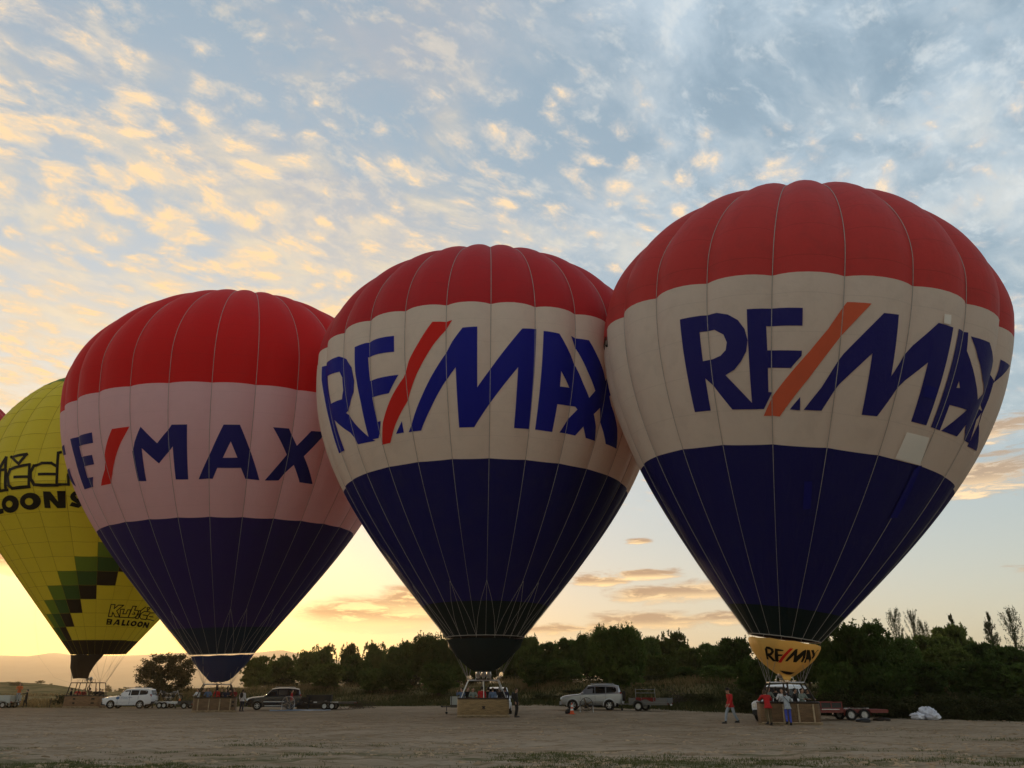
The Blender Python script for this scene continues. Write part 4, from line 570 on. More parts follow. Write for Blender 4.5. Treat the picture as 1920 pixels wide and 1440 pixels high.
def rounded_rect(w, d, r, n=4):
    out = []
    for cx, cy, a in ((w / 2 - r, d / 2 - r, 0), (-w / 2 + r, d / 2 - r, 90), (-w / 2 + r, -d / 2 + r, 180), (w / 2 - r, -d / 2 + r, 270)):
        for i in range(n + 1):
            t = math.radians(a + 90 * i / n); out.append((cx + r * math.cos(t), cy + r * math.sin(t)))
    return out
def loops_to_mesh(mb, loops, mi=0):
    n = len(loops[0]); vs = [p for l in loops for p in l]
    fs = [(i * n + k, i * n + (k + 1) % n, (i + 1) * n + (k + 1) % n, (i + 1) * n + k) for i in range(len(loops) - 1) for k in range(n)]
    mb.add(vs, fs, mi)
def make_basket(root, w, d, h, wick, rz, hf, slats=0, burners=2, holes=(), off=(0, 0), frame_w=None, posts=6, dark_posts=True, frame_m='steel'):
    """wicker car with runners, rim, corner posts; returns its Empty-free main part and the frame corners"""
    Mb = Matrix.Translation((off[0], off[1], 0)) @ Matrix.Rotation(rz, 4, 'Z')
    mb = MB(); rr = .22
    lo = []
    for z, g in ((.10, -.02), (.13, 0), (h * .5, .015), (h - .06, .0), (h, -.03), (h, -.09), (h - .1, -.10), (.18, -.11)):
        lo.append([(x, y, z) for x, y in rounded_rect(w + 2 * g, d + 2 * g, rr + g * .8)])
    loops_to_mesh(mb, lo); mb.add([(x, y, .17) for x, y in rounded_rect(w - .2, d - .2, .14)], [tuple(range(20))])
    b = mb.build('basket', M[wick], root); b.matrix_basis = Mb
    rim = MB(); pr = rounded_rect(w - .06, d - .06, rr - .03); pts = [(x, y, h + .01) for x, y in pr]; pts.append(pts[0]); rim.tube(pts, .055, 8); rim.build('rim', M['leather'], b)
    for y in (-d / 2 + .12, 0, d / 2 - .12):
        q = MB(); q.box((0, y, .055), (w + .06, .12, .11)); q.build('runner', M['wood'], b, smooth=False)
    q = MB(); q.box((0, -d / 2 + .0, .125), (w + .02, .05, .06)); q.build('floor_edge', M['wood'], b, smooth=False)
    for i in range(slats):
        x = -w / 2 + w * (i + .5) / slats
        q = MB(); q.box((x, -d / 2 - .03, h * .52), (.09, .035, h * .86)); q.build('slat', M['wood'], b, smooth=False)
    for (x, z, ww, hh_) in holes:
        q = MB(); q.box((x, -d / 2 - .004, z), (ww, .045, hh_)); q.build('foot_hole', M['black'], b, smooth=False)
        for s_ in (-1, 1):
            q = MB(); q.box((x, -d / 2 - .012, z + s_ * (hh_ / 2 + .025)), (ww + .06, .05, .04)); q.build('hole_edging', M['leather'], b, smooth=False)
    # burner frame on posts
    fw = frame_w or w * .72; fd = min(d * .8, 1.1)
    fr = MB()
    cs = [(-fw / 2, -fd / 2, hf), (fw / 2, -fd / 2, hf), (fw / 2, fd / 2, hf), (-fw / 2, fd / 2, hf)]
    fr.tube(cs + [cs[0]], .04, 8); fr.tube([(-fw * .18, -fd / 2, hf), (-fw * .18, fd / 2, hf)], .03, 6); fr.tube([(fw * .18, -fd / 2, hf), (fw * .18, fd / 2, hf)], .03, 6)
    for sx in (-.18, .18):                                # bail that carries the burners
        fr.tube([(fw * sx - .16, 0, hf), (fw * sx - .10, 0, hf + .34), (fw * sx + .10, 0, hf + .34), (fw * sx + .16, 0, hf)], .022, 6)
    f = fr.build('burner_frame', M[frame_m], root); f.matrix_basis = Mb
    np_ = posts // 2
    for sy in (-1, 1):
        for i in range(np_):
            t = i / (np_ - 1) * 2 - 1; q = MB()
            q.tube([(t * (w / 2 - .14), sy * (d / 2 - .1), h - .1), (t * fw / 2, sy * fd / 2, hf)], .045 if dark_posts else .03, 8)
            q.build('post', M['leather' if dark_posts else 'steel'], f)
    for i in range(burners):
        bx_ = (i - (burners - 1) / 2) * .36
        q = MB(); X = Matrix.Translation((bx_, 0, hf + .12))
        q.lathe([(.0, 0), (.07, 0), (.10, .05), (.10, .10), (.135, .14), (.15, .40), (.135, .42), (.12, .2), (0, .16)], 14, 0, X)
        q.tube([(bx_ + .17 * math.cos(a), .17 * math.sin(a), hf + .26 + a * .009) for a in np.linspace(0, 6 * PI, 46)], .013, 5, 0)
        bu = q.build('burner', M['steel'], f)
        v = MB(); v.box((bx_ + .13, -.06, hf + .07), (.05, .14, .09)); v.tube([(bx_ + .13, -.06, hf + .05), (bx_ + .3, -.2, hf - .35)], .012, 5); v.build('valve', M['leather'], bu)
    return b, f, [Mb @ Vector(c) for c in cs], Mb
def cables(E, root, Ml, corners, n, name='suspension_cable', r=.011, sel=None):
    for k in range(n):
        th = 2 * PI * (k + .5) / n + E.th0
        p = Ml @ Vector(E.at_arc(th, 0.02)); c = min(corners, key=lambda c: (c - p).length)
        q = MB(); q.tube([c, c.lerp(p, .5), p], r, 5); q.build(name, M['rope'], root)
def make_balloon(p, D, N, th0, kd, basepx, bands, label, key, colours, tape_bands, group='hot-air balloons standing inflated in a row'):
    E = Envelope(p, D, N, th0, kd); loc = Vector((px2x(basepx, D), D, 0)); loc.z = ground_z(loc.x, loc.y)
    root = empty('hot_air_balloon', loc, 0, label, 'balloon', group)
    Ml = Matrix.Translation(-loc) @ E.M
    top = E.arc[-1] - .02; cuts = [E.arc_h(h) if h < 900 else top for h in [b[0] for b in bands]] + [top]
    w2 = 2 * PI / N
    for i, (h0, nm, mt) in enumerate(bands):
        me = E.panel(nm, cuts[i], cuts[i + 1], M[mt])
        for k in range(N):
            o = link(bpy.data.objects.new(nm, me), root); o.matrix_basis = Ml @ Matrix.Rotation(w2 * k, 4, 'Z')
    me = E.tape_mesh('load_tape', 0., top - .3, M['tape'])
    for k in range(N):
        o = link(bpy.data.objects.new('load_tape', me), root); o.matrix_basis = Ml @ Matrix.Rotation(w2 * k, 4, 'Z')
    q = MB(); ring = [tuple(Vector(E.at_arc(t, 0.))) for t in np.linspace(0, 2 * PI, 61)]; q.tube(ring, .03, 6)
    o = q.build('mouth_ring', M['rope'], root); o.matrix_basis = Ml
    add_letters(E, key, root, Ml, colours)
    return E, root, Ml, loc
def scoop(root, Ml, rows, m, ripple=.03, n=40, seed=1):
    """cloth hung under the mouth: rows of (height, radius, first angle, last angle)"""
    rnd = random.Random(seed); V = []; ph = [rnd.uniform(0, 6) for _ in range(4)]
    for h, r, a0, a1 in rows:
        for i in range(n + 1):
            t = i / n; a = a0 + (a1 - a0) * t
            w = ripple * (math.sin(a * 7 + ph[0] + h * 2) * .5 + math.sin(a * 3 + ph[1] - h * 3.5) + .6 * math.sin(a * 13 + ph[2] + h))
            V.append(((r + w) * math.sin(a), -(r + w) * math.cos(a), h + .02 * math.sin(a * 9 + ph[3])))
    q = n + 1; Fq = np.array([(i * q + j, i * q + j + 1, (i + 1) * q + j + 1, (i + 1) * q + j) for i in range(len(rows) - 1) for j in range(n)])
    uv = np.array([(j / n * 6, -rows[i][0]) for i in range(len(rows)) for j in range(q)])
    me = np_mesh('scoop', np.array(V), Fq, M[m], uv=uv); me.polygons.foreach_set('use_smooth', [True] * len(me.polygons))
    o = link(bpy.data.objects.new('scoop', me), root); o.matrix_basis = Ml; return o
def vlines(E, root, Ml, hsplit, ks):
    """rigging that splits in two above the mouth"""
    w2 = 2 * PI / E.N; As = E.arc_h(hsplit)
    for k in ks:
        t0 = E.th0 + w2 * k
        for dk in (-1, 1):
            q = MB(); q.tube([E.at_arc(t0 + (dk * w2) * f, As * (1 - f), .10) for f in (0, .33, .66, 1.)], .009, 5)
            o = q.build('rigging_line', M['tape'], root); o.matrix_basis = Ml

B1P = [4.3652, 1.8715, 21.9832, 11.5236, 31.0544, 1.7529, .4362, .3651, 14.193, .1373, -.0518]
B2P = [5.0284, 2.6235, 23.9255, 12.7367, 33.3681, 1.8544, .5972, .3818, -1.8156, -.0018, .0038]
B3P = [4.5894, 2.6058, 26.172, 14.5363, 36.566, 1.8255, .6808, .3615, -24.2535, -.032, -.0514]
B4P = [5.1868, 2.5463, 19.8001, 14.0759, 34.9624, 2.3726, .3857, .02, -42.3406, -.0109, -.0312]
D1, D2, D3, D4 = 45.78, 56.84, 71.26, 86.71
# right-hand balloon
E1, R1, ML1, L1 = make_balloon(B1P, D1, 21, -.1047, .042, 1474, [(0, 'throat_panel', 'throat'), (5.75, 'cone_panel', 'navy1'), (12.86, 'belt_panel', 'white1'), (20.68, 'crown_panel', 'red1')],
    'largest balloon at far right, red, white and navy, with a cream lettered scoop', 'B1',
    dict(b='blueprint', o='orangeprint', w='whitepatch', u='bluepatch', k='blackprint'), None)
BK1, FR1, C1, MB1 = make_basket(R1, 3.05, 1.35, 1.08, 'wicker1', math.radians(-7), 2.08, slats=4, burners=2, frame_w=1.75, posts=6)
cables(E1, R1, ML1, C1, 12)
scoop(R1, ML1, [(4.18, 1.86, -1.85, 1.85), (4.05, 1.88, -1.8, 1.8), (3.75, 1.76, -1.75, 1.75), (3.43, 1.57, -1.7, 1.7), (3.15, 1.32, -1.65, 1.62), (2.92, 1.08, -1.6, 1.55), (2.7, .82, -1.45, 1.4), (2.54, .62, -1.2, 1.35), (2.46, .52, -.9, 1.3)], 'cream', .022)
C_ = Cone([(2.44, .52), (2.54, .63), (2.92, 1.10), (3.43, 1.60), (4.07, 1.90), (4.25, 1.95)])
add_letters(C_, 'S1', R1, ML1, dict(b='blackprint', o='redprint'))
q = MB()
for i in range(12):
    a = -.55 + 1.1 * i / 12; a2 = a + 1.1 / 12
    q.add([(.80 * math.sin(a), -.86 * math.cos(a), 2.66), (.80 * math.sin(a2), -.86 * math.cos(a2), 2.66), (.70 * math.sin(a2), -.76 * math.cos(a2), 2.50 + .14 * (a2 / .55) ** 2), (.70 * math.sin(a), -.76 * math.cos(a), 2.52 + .13 * (a / .55) ** 2)], [(0, 1, 2, 3)])
o = q.build('scoop_vent', M['blackprint'], R1); o.matrix_basis = ML1
q = MB(); q.add([(-.30, -.64, 2.49), (.26, -.66, 2.49), (.18, -.66, 2.24), (-.16, -.64, 2.24)], [(0, 1, 2, 3)]); o = q.build('scoop_tongue', M['cream'], R1); o.matrix_basis = ML1
# middle balloon
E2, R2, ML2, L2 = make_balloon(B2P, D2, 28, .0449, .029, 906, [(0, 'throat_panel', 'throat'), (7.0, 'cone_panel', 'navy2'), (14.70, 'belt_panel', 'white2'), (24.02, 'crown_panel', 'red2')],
    'middle balloon with a dark red crown, cream belt with slanted blue lettering, and dark scoop', 'B2', dict(b='blueprint2', r='redprint'), None)
BK2, FR2, C2, MB2 = make_basket(R2, 3.35, 1.5, 1.13, 'wicker2', math.radians(5), 2.26, burners=3, frame_w=2.0, holes=((0, .60, .16, .09),), posts=6, dark_posts=False)
cables(E2, R2, ML2, C2, 14)
scoop(R2, ML2, [(4.86, 2.58, -1.8, 1.8), (4.4, 2.45, -1.45, 1.40), (3.9, 2.2, -1.12, 1.08), (3.4, 1.85, -.9, .85), (3.05, 1.55, -.72, .66), (2.86, 1.40, -.5, .46)], 'throat', .03, seed=3)
vlines(E2, R2, ML2, 8.2, (-5, -2, 0, 2, 3, 5))
# second balloon
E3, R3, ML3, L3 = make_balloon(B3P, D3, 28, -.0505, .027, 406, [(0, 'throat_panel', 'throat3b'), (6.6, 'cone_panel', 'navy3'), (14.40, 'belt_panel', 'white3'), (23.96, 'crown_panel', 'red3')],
    'balloon second from left with a bright red crown and pinkish belt with upright blue lettering', 'B3', dict(b='blueprint', o='redprint'), None)
BK3, FR3, C3, MB3 = make_basket(R3, 3.35, 1.5, 1.10, 'wicker3', math.radians(14), 2.15, slats=4, burners=2, frame_w=2.1, holes=((1.45, .78, .16, .06), (1.45, .5, .16, .06)), posts=6)
cables(E3, R3, ML3, C3, 14)
scoop(R3, ML3, [(4.47, 2.53, -2.0, 2.0), (3.7, 2.0, -1.9, 1.9), (3.1, 1.48, -1.7, 1.7), (2.7, 1.12, -1.5, 1.5), (2.45, .86, -1.2, 1.2), (2.38, .74, -.8, .8)], 'throat3', .025, seed=5)
vlines(E3, R3, ML3, 8.0, (-4, -2, 2, 3, 5))
# yellow balloon: every panel its own piece where the photograph shows it
def yellow_balloon():
    N = 29; w2 = 2 * PI / N; th0 = .3107 - w2 * 1                # a seam passes at .3107
    E = Envelope(B4P, D4, N, th0, .016); loc = Vector((px2x(163, D4), D4, 0)); loc.z = ground_z(loc.x, loc.y)
    root = empty('hot_air_balloon', loc, 0, 'yellow balloon near the left edge with green steps and outlined lettering', 'balloon', 'hot-air balloons standing inflated in a row')
    Ml = Matrix.Translation(-loc) @ E.M
    a0 = E.arc_h(6.487); top = E.arc[-1] - .02; row = E.arc_h(7.718) - a0; nr = int((top - a0) / row)
    edges = [0., a0] + [a0 + row * (i + 1) for i in range(nr - 1)] + [top]
    # stair of colours: sum of column and row
    def colour(c, i):
        if i == 0: return 'brown'
        r_ = i - 1                                              # rows above the brown skirt band
        if edges[i] > E.arc_h(31.6): return 'crowngreen'
        j = c - r_                                              # falls to the left going down
        if 0 <= r_ <= 7:
            # seam .3107 lies between column 2 and 3 (k = 0 / 1)
            s_ = (c + 2) + (6 - r_)                             # column number of the stair + rows below its top
            return {3: 'ygreen', 4: 'dgreen', 5: 'brown'}.get(s_, 'yellow')
        return 'yellow'
    seen = set()
    for c in range(N):
        cc = c if c <= N // 2 else c - N                        # column 0 lies left of the seam at .3107
        near = -7 <= cc <= 4
        if near:
            for i in range(len(edges) - 1):
                me = E.panel('panel', edges[i], edges[i + 1], M[colour(cc, i)], step=.8, n=6)
                o = link(bpy.data.objects.new('panel', me), root); o.matrix_basis = Ml @ Matrix.Rotation(w2 * cc, 4, 'Z')
        else:
            key = tuple(colour(cc, i) for i in range(len(edges) - 1))
            q = []
            me = E.panel('gore', 0, top, M['yellow'], step=.8, n=6)
            names = sorted(set(key)); me.materials.clear()
            for nme in names: me.materials.append(M[nme])
            uvl = me.uv_layers[0].data
            for p_ in me.polygons:
                v_ = sum(uvl[l].uv[1] for l in p_.loop_indices) / 4
                i = min(len(key) - 1, max(0, int(np.searchsorted(edges, v_)) - 1)); p_.material_index = names.index(key[i])
            o = link(bpy.data.objects.new('gore', me), root); o.matrix_basis = Ml @ Matrix.Rotation(w2 * cc, 4, 'Z')
    # seams: a thin dark cord along each gore and each row
    me = E.tape_mesh('load_tape', 0., top - .3, M['yseam'], .03, .015)
    for k in range(N):
        o = link(bpy.data.objects.new('load_tape', me), root); o.matrix_basis = Ml @ Matrix.Rotation(w2 * k, 4, 'Z')
    for A in edges[1:-3]:
        q = MB(); th = [th0 + w2 * (-7 + t / 6) for t in range(0, 12 * 6 + 1)]
        q.tube([E.at_arc(t, A, .012) for t in th], .011, 4); o = q.build('row_seam', M['yseam'], root); o.matrix_basis = Ml
    add_letters(E, 'B4', root, Ml, dict(k='blackprint'))
    b, f, cs, Mb = make_basket(root, 3.75, 1.5, 1.12, 'wicker4', math.radians(-4), 2.36, burners=2, frame_w=3.0, posts=8,
        holes=((-.75, .85, .2, .06), (-.75, .45, .2, .06), (1.2, .45, .3, .06), (1.2, .85, .3, .06)), frame_m='leather')
    cables(E, root, Ml, cs, 14)
    scoop(root, Ml, [(5.14, 2.53, -1.3, .64), (4.8, 2.50, -1.25, .56), (4.4, 2.44, -1.18, .44), (3.9, 2.36, -1.08, .32), (3.4, 2.25, -.95, .22), (2.9, 2.1, -.80, .16)], 'brown', .03, seed=8)
    return E, root, Ml, loc, Mb
M['yseam'] = mat('stitched seam', (.34, .235, .012), .8)
E4, R4, ML4, L4, MB4 = yellow_balloon()

def far_red_balloon():
    D = 100.; N = 20; x0 = px2x(-258, D)
    E = Envelope([4.5, 2.5, 26., 12.4, 39.6, 2.0, .40, .30, x0, 0., 0.], D, N, .05, .03); loc = Vector((x0, D, ground_z(x0, D)))
    root = empty('hot_air_balloon', loc, 0, 'red balloon almost wholly outside the left edge, behind the yellow one', 'balloon', 'hot-air balloons standing inflated in a row'); Ml = Matrix.Translation(-loc) @ E.M
    me = E.panel('gore', 0, E.arc[-1] - .02, M['red2'], step=.9, n=6); tp = E.tape_mesh('load_tape', 0., E.arc[-1] - .4, M['tape'])
    for k in range(N):
        for nm, q in (('gore', me), ('load_tape', tp)):
            o = link(bpy.data.objects.new(nm, q), root); o.matrix_basis = Ml @ Matrix.Rotation(2 * PI / N * k, 4, 'Z')
    b, f, cs, Mb = make_basket(root, 3.0, 1.5, 1.1, 'wicker3', .1, 2.2); cables(E, root, Ml, cs, 12)
far_red_balloon()
# ------------------------------------------------------------------ vehicles
def wheel(root, x, y, r, w, side, spokes=6, rimm='alloy', axis_rz=0., z=None):
    """tyre with an alloy rim; side = -1 faces -y"""
    Mx = Matrix.Translation((x, y, r if z is None else z)) @ Matrix.Rotation(axis_rz, 4, 'Z') @ Matrix.Rotation(PI / 2 * (1 if side < 0 else -1), 4, 'X')
    t = MB(); t.lathe([(r * .62, -w / 2), (r * .90, -w / 2), (r * .985, -w * .36), (r, -w * .2), (r, w * .2), (r * .985, w * .36), (r * .90, w / 2), (r * .62, w / 2), (r * .60, w * .3), (r * .60, -w * .3), (r * .62, -w / 2)], 26)
    for k in range(26):
        a = 2 * PI * k / 26; t.box((0, 0, 0), (.02, r * .03, w * .8), 0, Matrix.Rotation(a, 4, 'Z') @ Matrix.Translation((0, r, 0)))
    o = t.build('wheel', M['rubber'], root); o.matrix_basis = Mx
    q = MB(); q.lathe([(r * .63, w * .42), (r * .58, w * .47), (r * .54, w * .36), (r * .52, w * .12), (.0, w * .10)], 24)
    for k in range(spokes):
        a = 2 * PI * k / spokes; q.box((r * .32, 0, w * .30), (r * .48, r * .15, .04), 0, Matrix.Rotation(a, 4, 'Z'))
    q.lathe([(.0, w * .40), (r * .13, w * .38), (r * .16, w * .28)], 12)
    q.build('rim', M[rimm], o); return o
def make_car(label, loc, rz, body, st, windows, arches, wr, group=None, name='parked_car', bonnet=None, lower='black', extra=None, cat='car', glass='glass', roofm=None, flare=None):
    """st: stations along x (front = 0): x, z bottom, half width at sill, half width at belt, z belt, half width at roof edge, z roof"""
    root = empty(name, loc, rz, label, cat, group)
    rows = []
    for (x, zb, ws, wb, zl, wt, zt) in st:
        zm = zb + (zl - zb) * .45
        ring = [(0, zb), (ws * .96, zb), (ws, zb + .06), (max(ws, wb) * 1.012, zm), (wb, zl - .02), (wb - .012, zl), (wt, zt - .09), (wt - .05, zt - .03), (wt * .72, zt), (0, zt + .012)]
        rows.append([(x, -y, z) for y, z in ring] + [(x, y, z) for y, z in reversed(ring[1:-1])])
    mb = MB(); n = len(rows[0]); vs = [p for r_ in rows for p in r_]; fs = []; mi = []
    for i in range(len(rows) - 1):
        for k in range(n):
            fs.append((i * n + k, (i + 1) * n + k, (i + 1) * n + (k + 1) % n, i * n + (k + 1) % n))
            kk = k if k < 9 else n - 1 - k
            mi.append(1 if (kk >= 5 and bonnet and st[i + 1][0] <= bonnet) else (2 if kk >= 6 and roofm and st[i][0] > (bonnet or 0) else 0))
    fs.append(tuple(range(n))); fs.append(tuple(reversed(range((len(rows) - 1) * n, len(rows) * n)))); mi += [0, 0]
    mb.v = vs; mb.f = fs; mb.m = mi
    b = mb.build('body', [M[body], M['paint_bonnet'], M[roofm or body]], root, ang=28)
    xs = [s[0] for s in st]
    def ysurf(x, z):
        f = lambda i: np.interp(x, xs, [s[i] for s in st]); wb, zl, wt, zt = f(3), f(4), f(5), f(6)
        if z <= zl: return wb * 1.01
        t = min(1, (z - zl) / max(.05, (zt - .09 - zl))); return wb - .012 + (wt - wb + .012) * t
    for poly in windows:
        for s in (-1, 1):
            q = MB(); q.add([(x, s * (ysurf(x, z) + .010), z) for x, z in poly], [tuple(range(len(poly)))]); q.add([(x, s * (ysurf(x, z) - .02), z) for x, z in poly], [tuple(reversed(range(len(poly))))])
            q.build('window', M[glass], b, smooth=False)
    # windscreen and rear window follow the slope between stations
    ia, ib = extra['screen']; A, B = st[ia], st[ib]
    def cross(A, B, name, out, lo=.10, hi=.90, parent=b, gm=glass):
        q = MB(); pts = []
        for t in (lo, hi):
            x = A[0] + (B[0] - A[0]) * t; z = A[6] + (B[6] - A[6]) * t; w = (A[5] + (B[5] - A[5]) * t) * .88
            pts += [(x + out, -w, z + .022), (x + out, w, z + .022)]
        q.add([pts[0], pts[1], pts[3], pts[2]], [(0, 1, 2, 3)]); return q.build(name, M[gm], parent, smooth=False)
    cross(A, B, 'windscreen', -.015)
    if 'rear' in extra:
        x0, z0, x1, z1, w0, w1 = extra['rear']; q = MB(); q.add([(x0 + .012, -w0, z0), (x0 + .012, w0, z0), (x1 + .012, w1, z1), (x1 + .012, -w1, z1)], [(0, 1, 2, 3)]); q.build('rear_window', M[glass], b, smooth=False)
    for (ax, ar) in arches:
        for s in (-1, 1):
            y = s * (ysurf(ax, .6) + .004); q = MB(); n_ = 18
            pts = [(ax + ar * .98 * math.cos(PI * k / n_), wr + ar * .98 * math.sin(PI * k / n_)) for k in range(n_ + 1)] + [(ax - ar * .98, .22), (ax + ar * .98, .22)]
            q.add([(x, y + s * .004, z) for x, z in pts], [tuple(range(len(pts)))]); q.build('wheel_well', M['black'], b, smooth=False)
            f = MB(); a0, a1 = ar * .97, ar * 1.16; vs = []; fs = []
            for k in range(n_ + 1):
                t = PI * (k / n_ * 1.10 - .05)
                for r_, yy in ((a0, y), (a0, y + s * .05), (a1 * .98, y + s * .045), (a1, y)): vs.append((ax + r_ * math.cos(t), yy, wr + r_ * math.sin(t)))
            for k in range(n_):
                for j in range(4): fs.append((k * 4 + j, k * 4 + (j + 1) % 4, (k + 1) * 4 + (j + 1) % 4, (k + 1) * 4 + j))
            f.add(vs, fs); f.build('wheel_arch', M[flare or body], b)
            wheel(root, ax, s * (abs(y) - .055), wr, .24, s, extra.get('spokes', 6), extra.get('rimm', 'alloy'))
    L = st[-1][0]; wf = st[1][3]
    for s in (-1, 1):
        hl = extra['lamp']; q = MB(); q.box((hl[0], s * hl[1], hl[2]), hl[3], 0, None, .9); q.build('headlight', M['lampglass'], b)
        tl = extra['taillamp']; q = MB(); q.box((tl[0], s * tl[1], tl[2]), tl[3], 0, None, .92); q.build('tail_light', M['tail'], b)
        mx, mz = extra['mirror']; q = MB(); q.ell((mx, s * (ysurf(mx, mz) + .13), mz), (.07, .11, .085), 10, 7); q.box((mx, s * (ysurf(mx, mz) + .04), mz - .05), (.05, .1, .04)); q.build('wing_mirror', M[extra.get('mirrorm', body)], b)
        for hx, hz in extra['handles']:
            q = MB(); q.box((hx, s * (ysurf(hx, hz) + .025), hz), (.16, .03, .035)); q.build('door_handle', M[extra.get('handlem', body)], b)
        for dx, z0, z1 in extra['gaps']:
            q = MB(); q.box((dx, s * (ysurf(dx, .8) + .0), (z0 + z1) / 2), (.014, .03, z1 - z0)); q.build('door_gap', M['black'], b, smooth=False)
        sx0, sx1, sz = extra['step']; q = MB(); q.box(((sx0 + sx1) / 2, s * (ysurf(2, .5) + .03), sz), (sx1 - sx0, .14, .06)); q.build('side_step', M[extra.get('stepm', 'alu')], root)
        if extra.get('rails'):
            x0, x1, z = extra['rails']; w = np.interp(2.6, xs, [s_[5] for s_ in st]) - .08; q = MB(); q.tube([(x0, s * w, z - .05), (x0 + .1, s * w, z), (x1 - .1, s * w, z), (x1, s * w, z - .05)], .022, 6); q.build('roof_rail', M['alu'], b)
        if extra.get('mould'):
            z = extra['mould']; q = MB(); q.box(((arches[0][0] + arches[1][0]) / 2, s * (ysurf(2, z) + .012), z), (arches[1][0] - arches[0][0] - 1.0, .03, .07)); q.build('side_moulding', M[extra.get('mouldm', body)], b)
    q = MB(); q.box((-.03, 0, .52), (.16, wf * 1.9, .24), 0, None, .9); q.build('front_bumper', M[extra.get('bumperm', body)], root)
    q = MB(); q.box((.0, 0, .40), (.2, wf * 1.7, .12)); q.build('bumper_intake', M['black'], root)
    q = MB(); q.box((L + .02, 0, .55), (.18, wf * 1.95, .22), 0, None, .92); q.build('rear_bumper', M[extra.get('bumperm', body)], root)
    q = MB(); q.box((-.005, 0, extra['grille']), (.06, wf * .9, .16)); g = q.build('grille', M['black'], b)
    for k in range(4):
        q = MB(); q.box((-.036, 0, extra['grille'] - .055 + k * .037), (.02, wf * .86, .012)); q.build('grille_bar', M['chrome'], b, smooth=False)
    q = MB(); q.box((-.125, 0, .50), (.012, .52, .11)); q.build('number_plate', M['plate'], root)
    q = MB(); q.box((L + .12, .25, .62), (.012, .52, .11)); q.build('number_plate', M['plate'], root)
    if extra.get('spare'):
        z, yy = extra['spare']; wheel(root, L + .14, yy, .36, .22, -1, 6, 'black', PI / 2, z)
    q = MB(); q.box((L / 2, 0, .34), (L * .86, wf * 1.5, .18)); q.build('underbody', M['black'], root)
    return root, b, ysurf
SUV = [(.0, .50, .70, .74, .80, .66, .92), (.10, .42, .82, .84, .88, .74, 1.00), (.45, .38, .90, .91, .98, .80, 1.08), (1.0, .36, .92, .93, 1.04, .84, 1.13), (1.40, .36, .92, .935, 1.10, .86, 1.17),
       (1.58, .36, .92, .935, 1.13, .80, 1.28), (2.12, .36, .92, .935, 1.15, .72, 1.79), (2.7, .36, .92, .935, 1.16, .73, 1.87), (3.5, .36, .92, .93, 1.18, .73, 1.88), (4.10, .38, .92, .92, 1.20, .71, 1.85),
       (4.46, .42, .90, .90, 1.22, .67, 1.78), (4.62, .46, .88, .89, 1.20, .68, 1.30), (4.70, .50, .84, .86, 1.05, .76, 1.12)]
SUVW = [[(1.62, 1.19), (2.62, 1.22), (2.62, 1.68), (2.16, 1.66)], [(2.69, 1.22), (3.45, 1.24), (3.45, 1.69), (2.69, 1.69)], [(3.52, 1.25), (4.18, 1.29), (4.30, 1.40), (4.26, 1.60), (4.14, 1.67), (3.52, 1.69)]]
def suv_extra(**k):
    e = dict(screen=(5, 6), rear=(4.655, 1.28, 4.50, 1.70, .60, .55), lamp=(.10, .66, .86, (.26, .26, .16)), taillamp=(4.60, .80, 1.12, (.14, .16, .40)), mirror=(1.72, 1.24), handles=((2.45, 1.05), (3.40, 1.07)),
             gaps=((1.52, .45, 1.1), (2.655, .42, 1.15), (3.47, .55, 1.15)), step=(1.55, 3.15, .36), rails=(2.3, 4.1, 1.93), mould=.70, grille=.84, spokes=6, spare=(1.02, -.12))
    e.update(k); return e
ARCH = [(.92, .43), (3.72, .43)]
def place(px, y, py=None):
    x = px2x(px, y); return Vector((x, y, ground_z(x, y)))
# front end of every car points along -x: local x grows towards the tail
def car(label, loc, rz, body, lower=None, **kw):
    ex = suv_extra(**kw.pop('ex', {})); return make_car(label, loc, math.radians(rz), body, kw.pop('st', SUV), kw.pop('win', SUVW), kw.pop('arches', ARCH), kw.pop('wr', .38), 'off-road cars parked along the back of the field', extra=ex, **kw)
white_suv, wbody, ysf = car('white off-road car with blue door lettering parked beside the yellow balloon basket', place(201, 84.5), 2, 'paint_white', ex=dict(bumperm='black', mirrorm='black', spare=None, mouldm='paint_white'))
# lettering on its door: a round blue badge and two short lines
def door_print(root, ysf, x0, z0):
    blue = mat('blue door print', (.05, .16, .36), .4); y = lambda x, z: -(ysf(x, z) + .012)
    q = MB(); q.add([(x0 + .17 * math.cos(t), y(x0, z0), z0 + .13 * math.sin(t)) for t in np.linspace(0, 2 * PI, 20, endpoint=False)], [tuple(range(20))]); q.build('badge', blue, root, smooth=False)
    rnd = random.Random(3)
    q = MB(); x = x0 + .28
    for row, (z, hgt, wl, nl) in enumerate(((z0 + .06, .085, .075, 15), (z0 - .07, .06, .06, 13))):
        x = x0 + .28
        for k in range(nl):
            w = wl * rnd.choice((.8, 1., 1.1)); yy = y(x, z)
            q.add([(x, yy, z - hgt / 2), (x + w * .25, yy, z - hgt / 2), (x + w * .25, yy, z + hgt / 2), (x, yy, z + hgt / 2)], [(0, 1, 2, 3)])
            zz = z + rnd.choice((-1, 0, 1)) * hgt * .38; q.add([(x + w * .25, yy, zz - .012), (x + w * .72, yy, zz - .012), (x + w * .72, yy, zz + .012), (x + w * .25, yy, zz + .012)], [(0, 1, 2, 3)])
            x += w
    q.build('door_lettering', blue, root, smooth=False)
door_print(wbody, ysf, 1.52, .98)
car('dark blue off-road car with a pale highlighted bonnet and roof, behind the inflator fan', place(465, 77.2), 16, 'paint_navy', bonnet=1.5, roofm='paint_bonnet', glass='glassc', ex=dict(bumperm='paint_navy', mirrorm='paint_navy', spare=None, mouldm='alu', stepm='alu', lamp=(.08, .66, .88, (.30, .30, .20))))
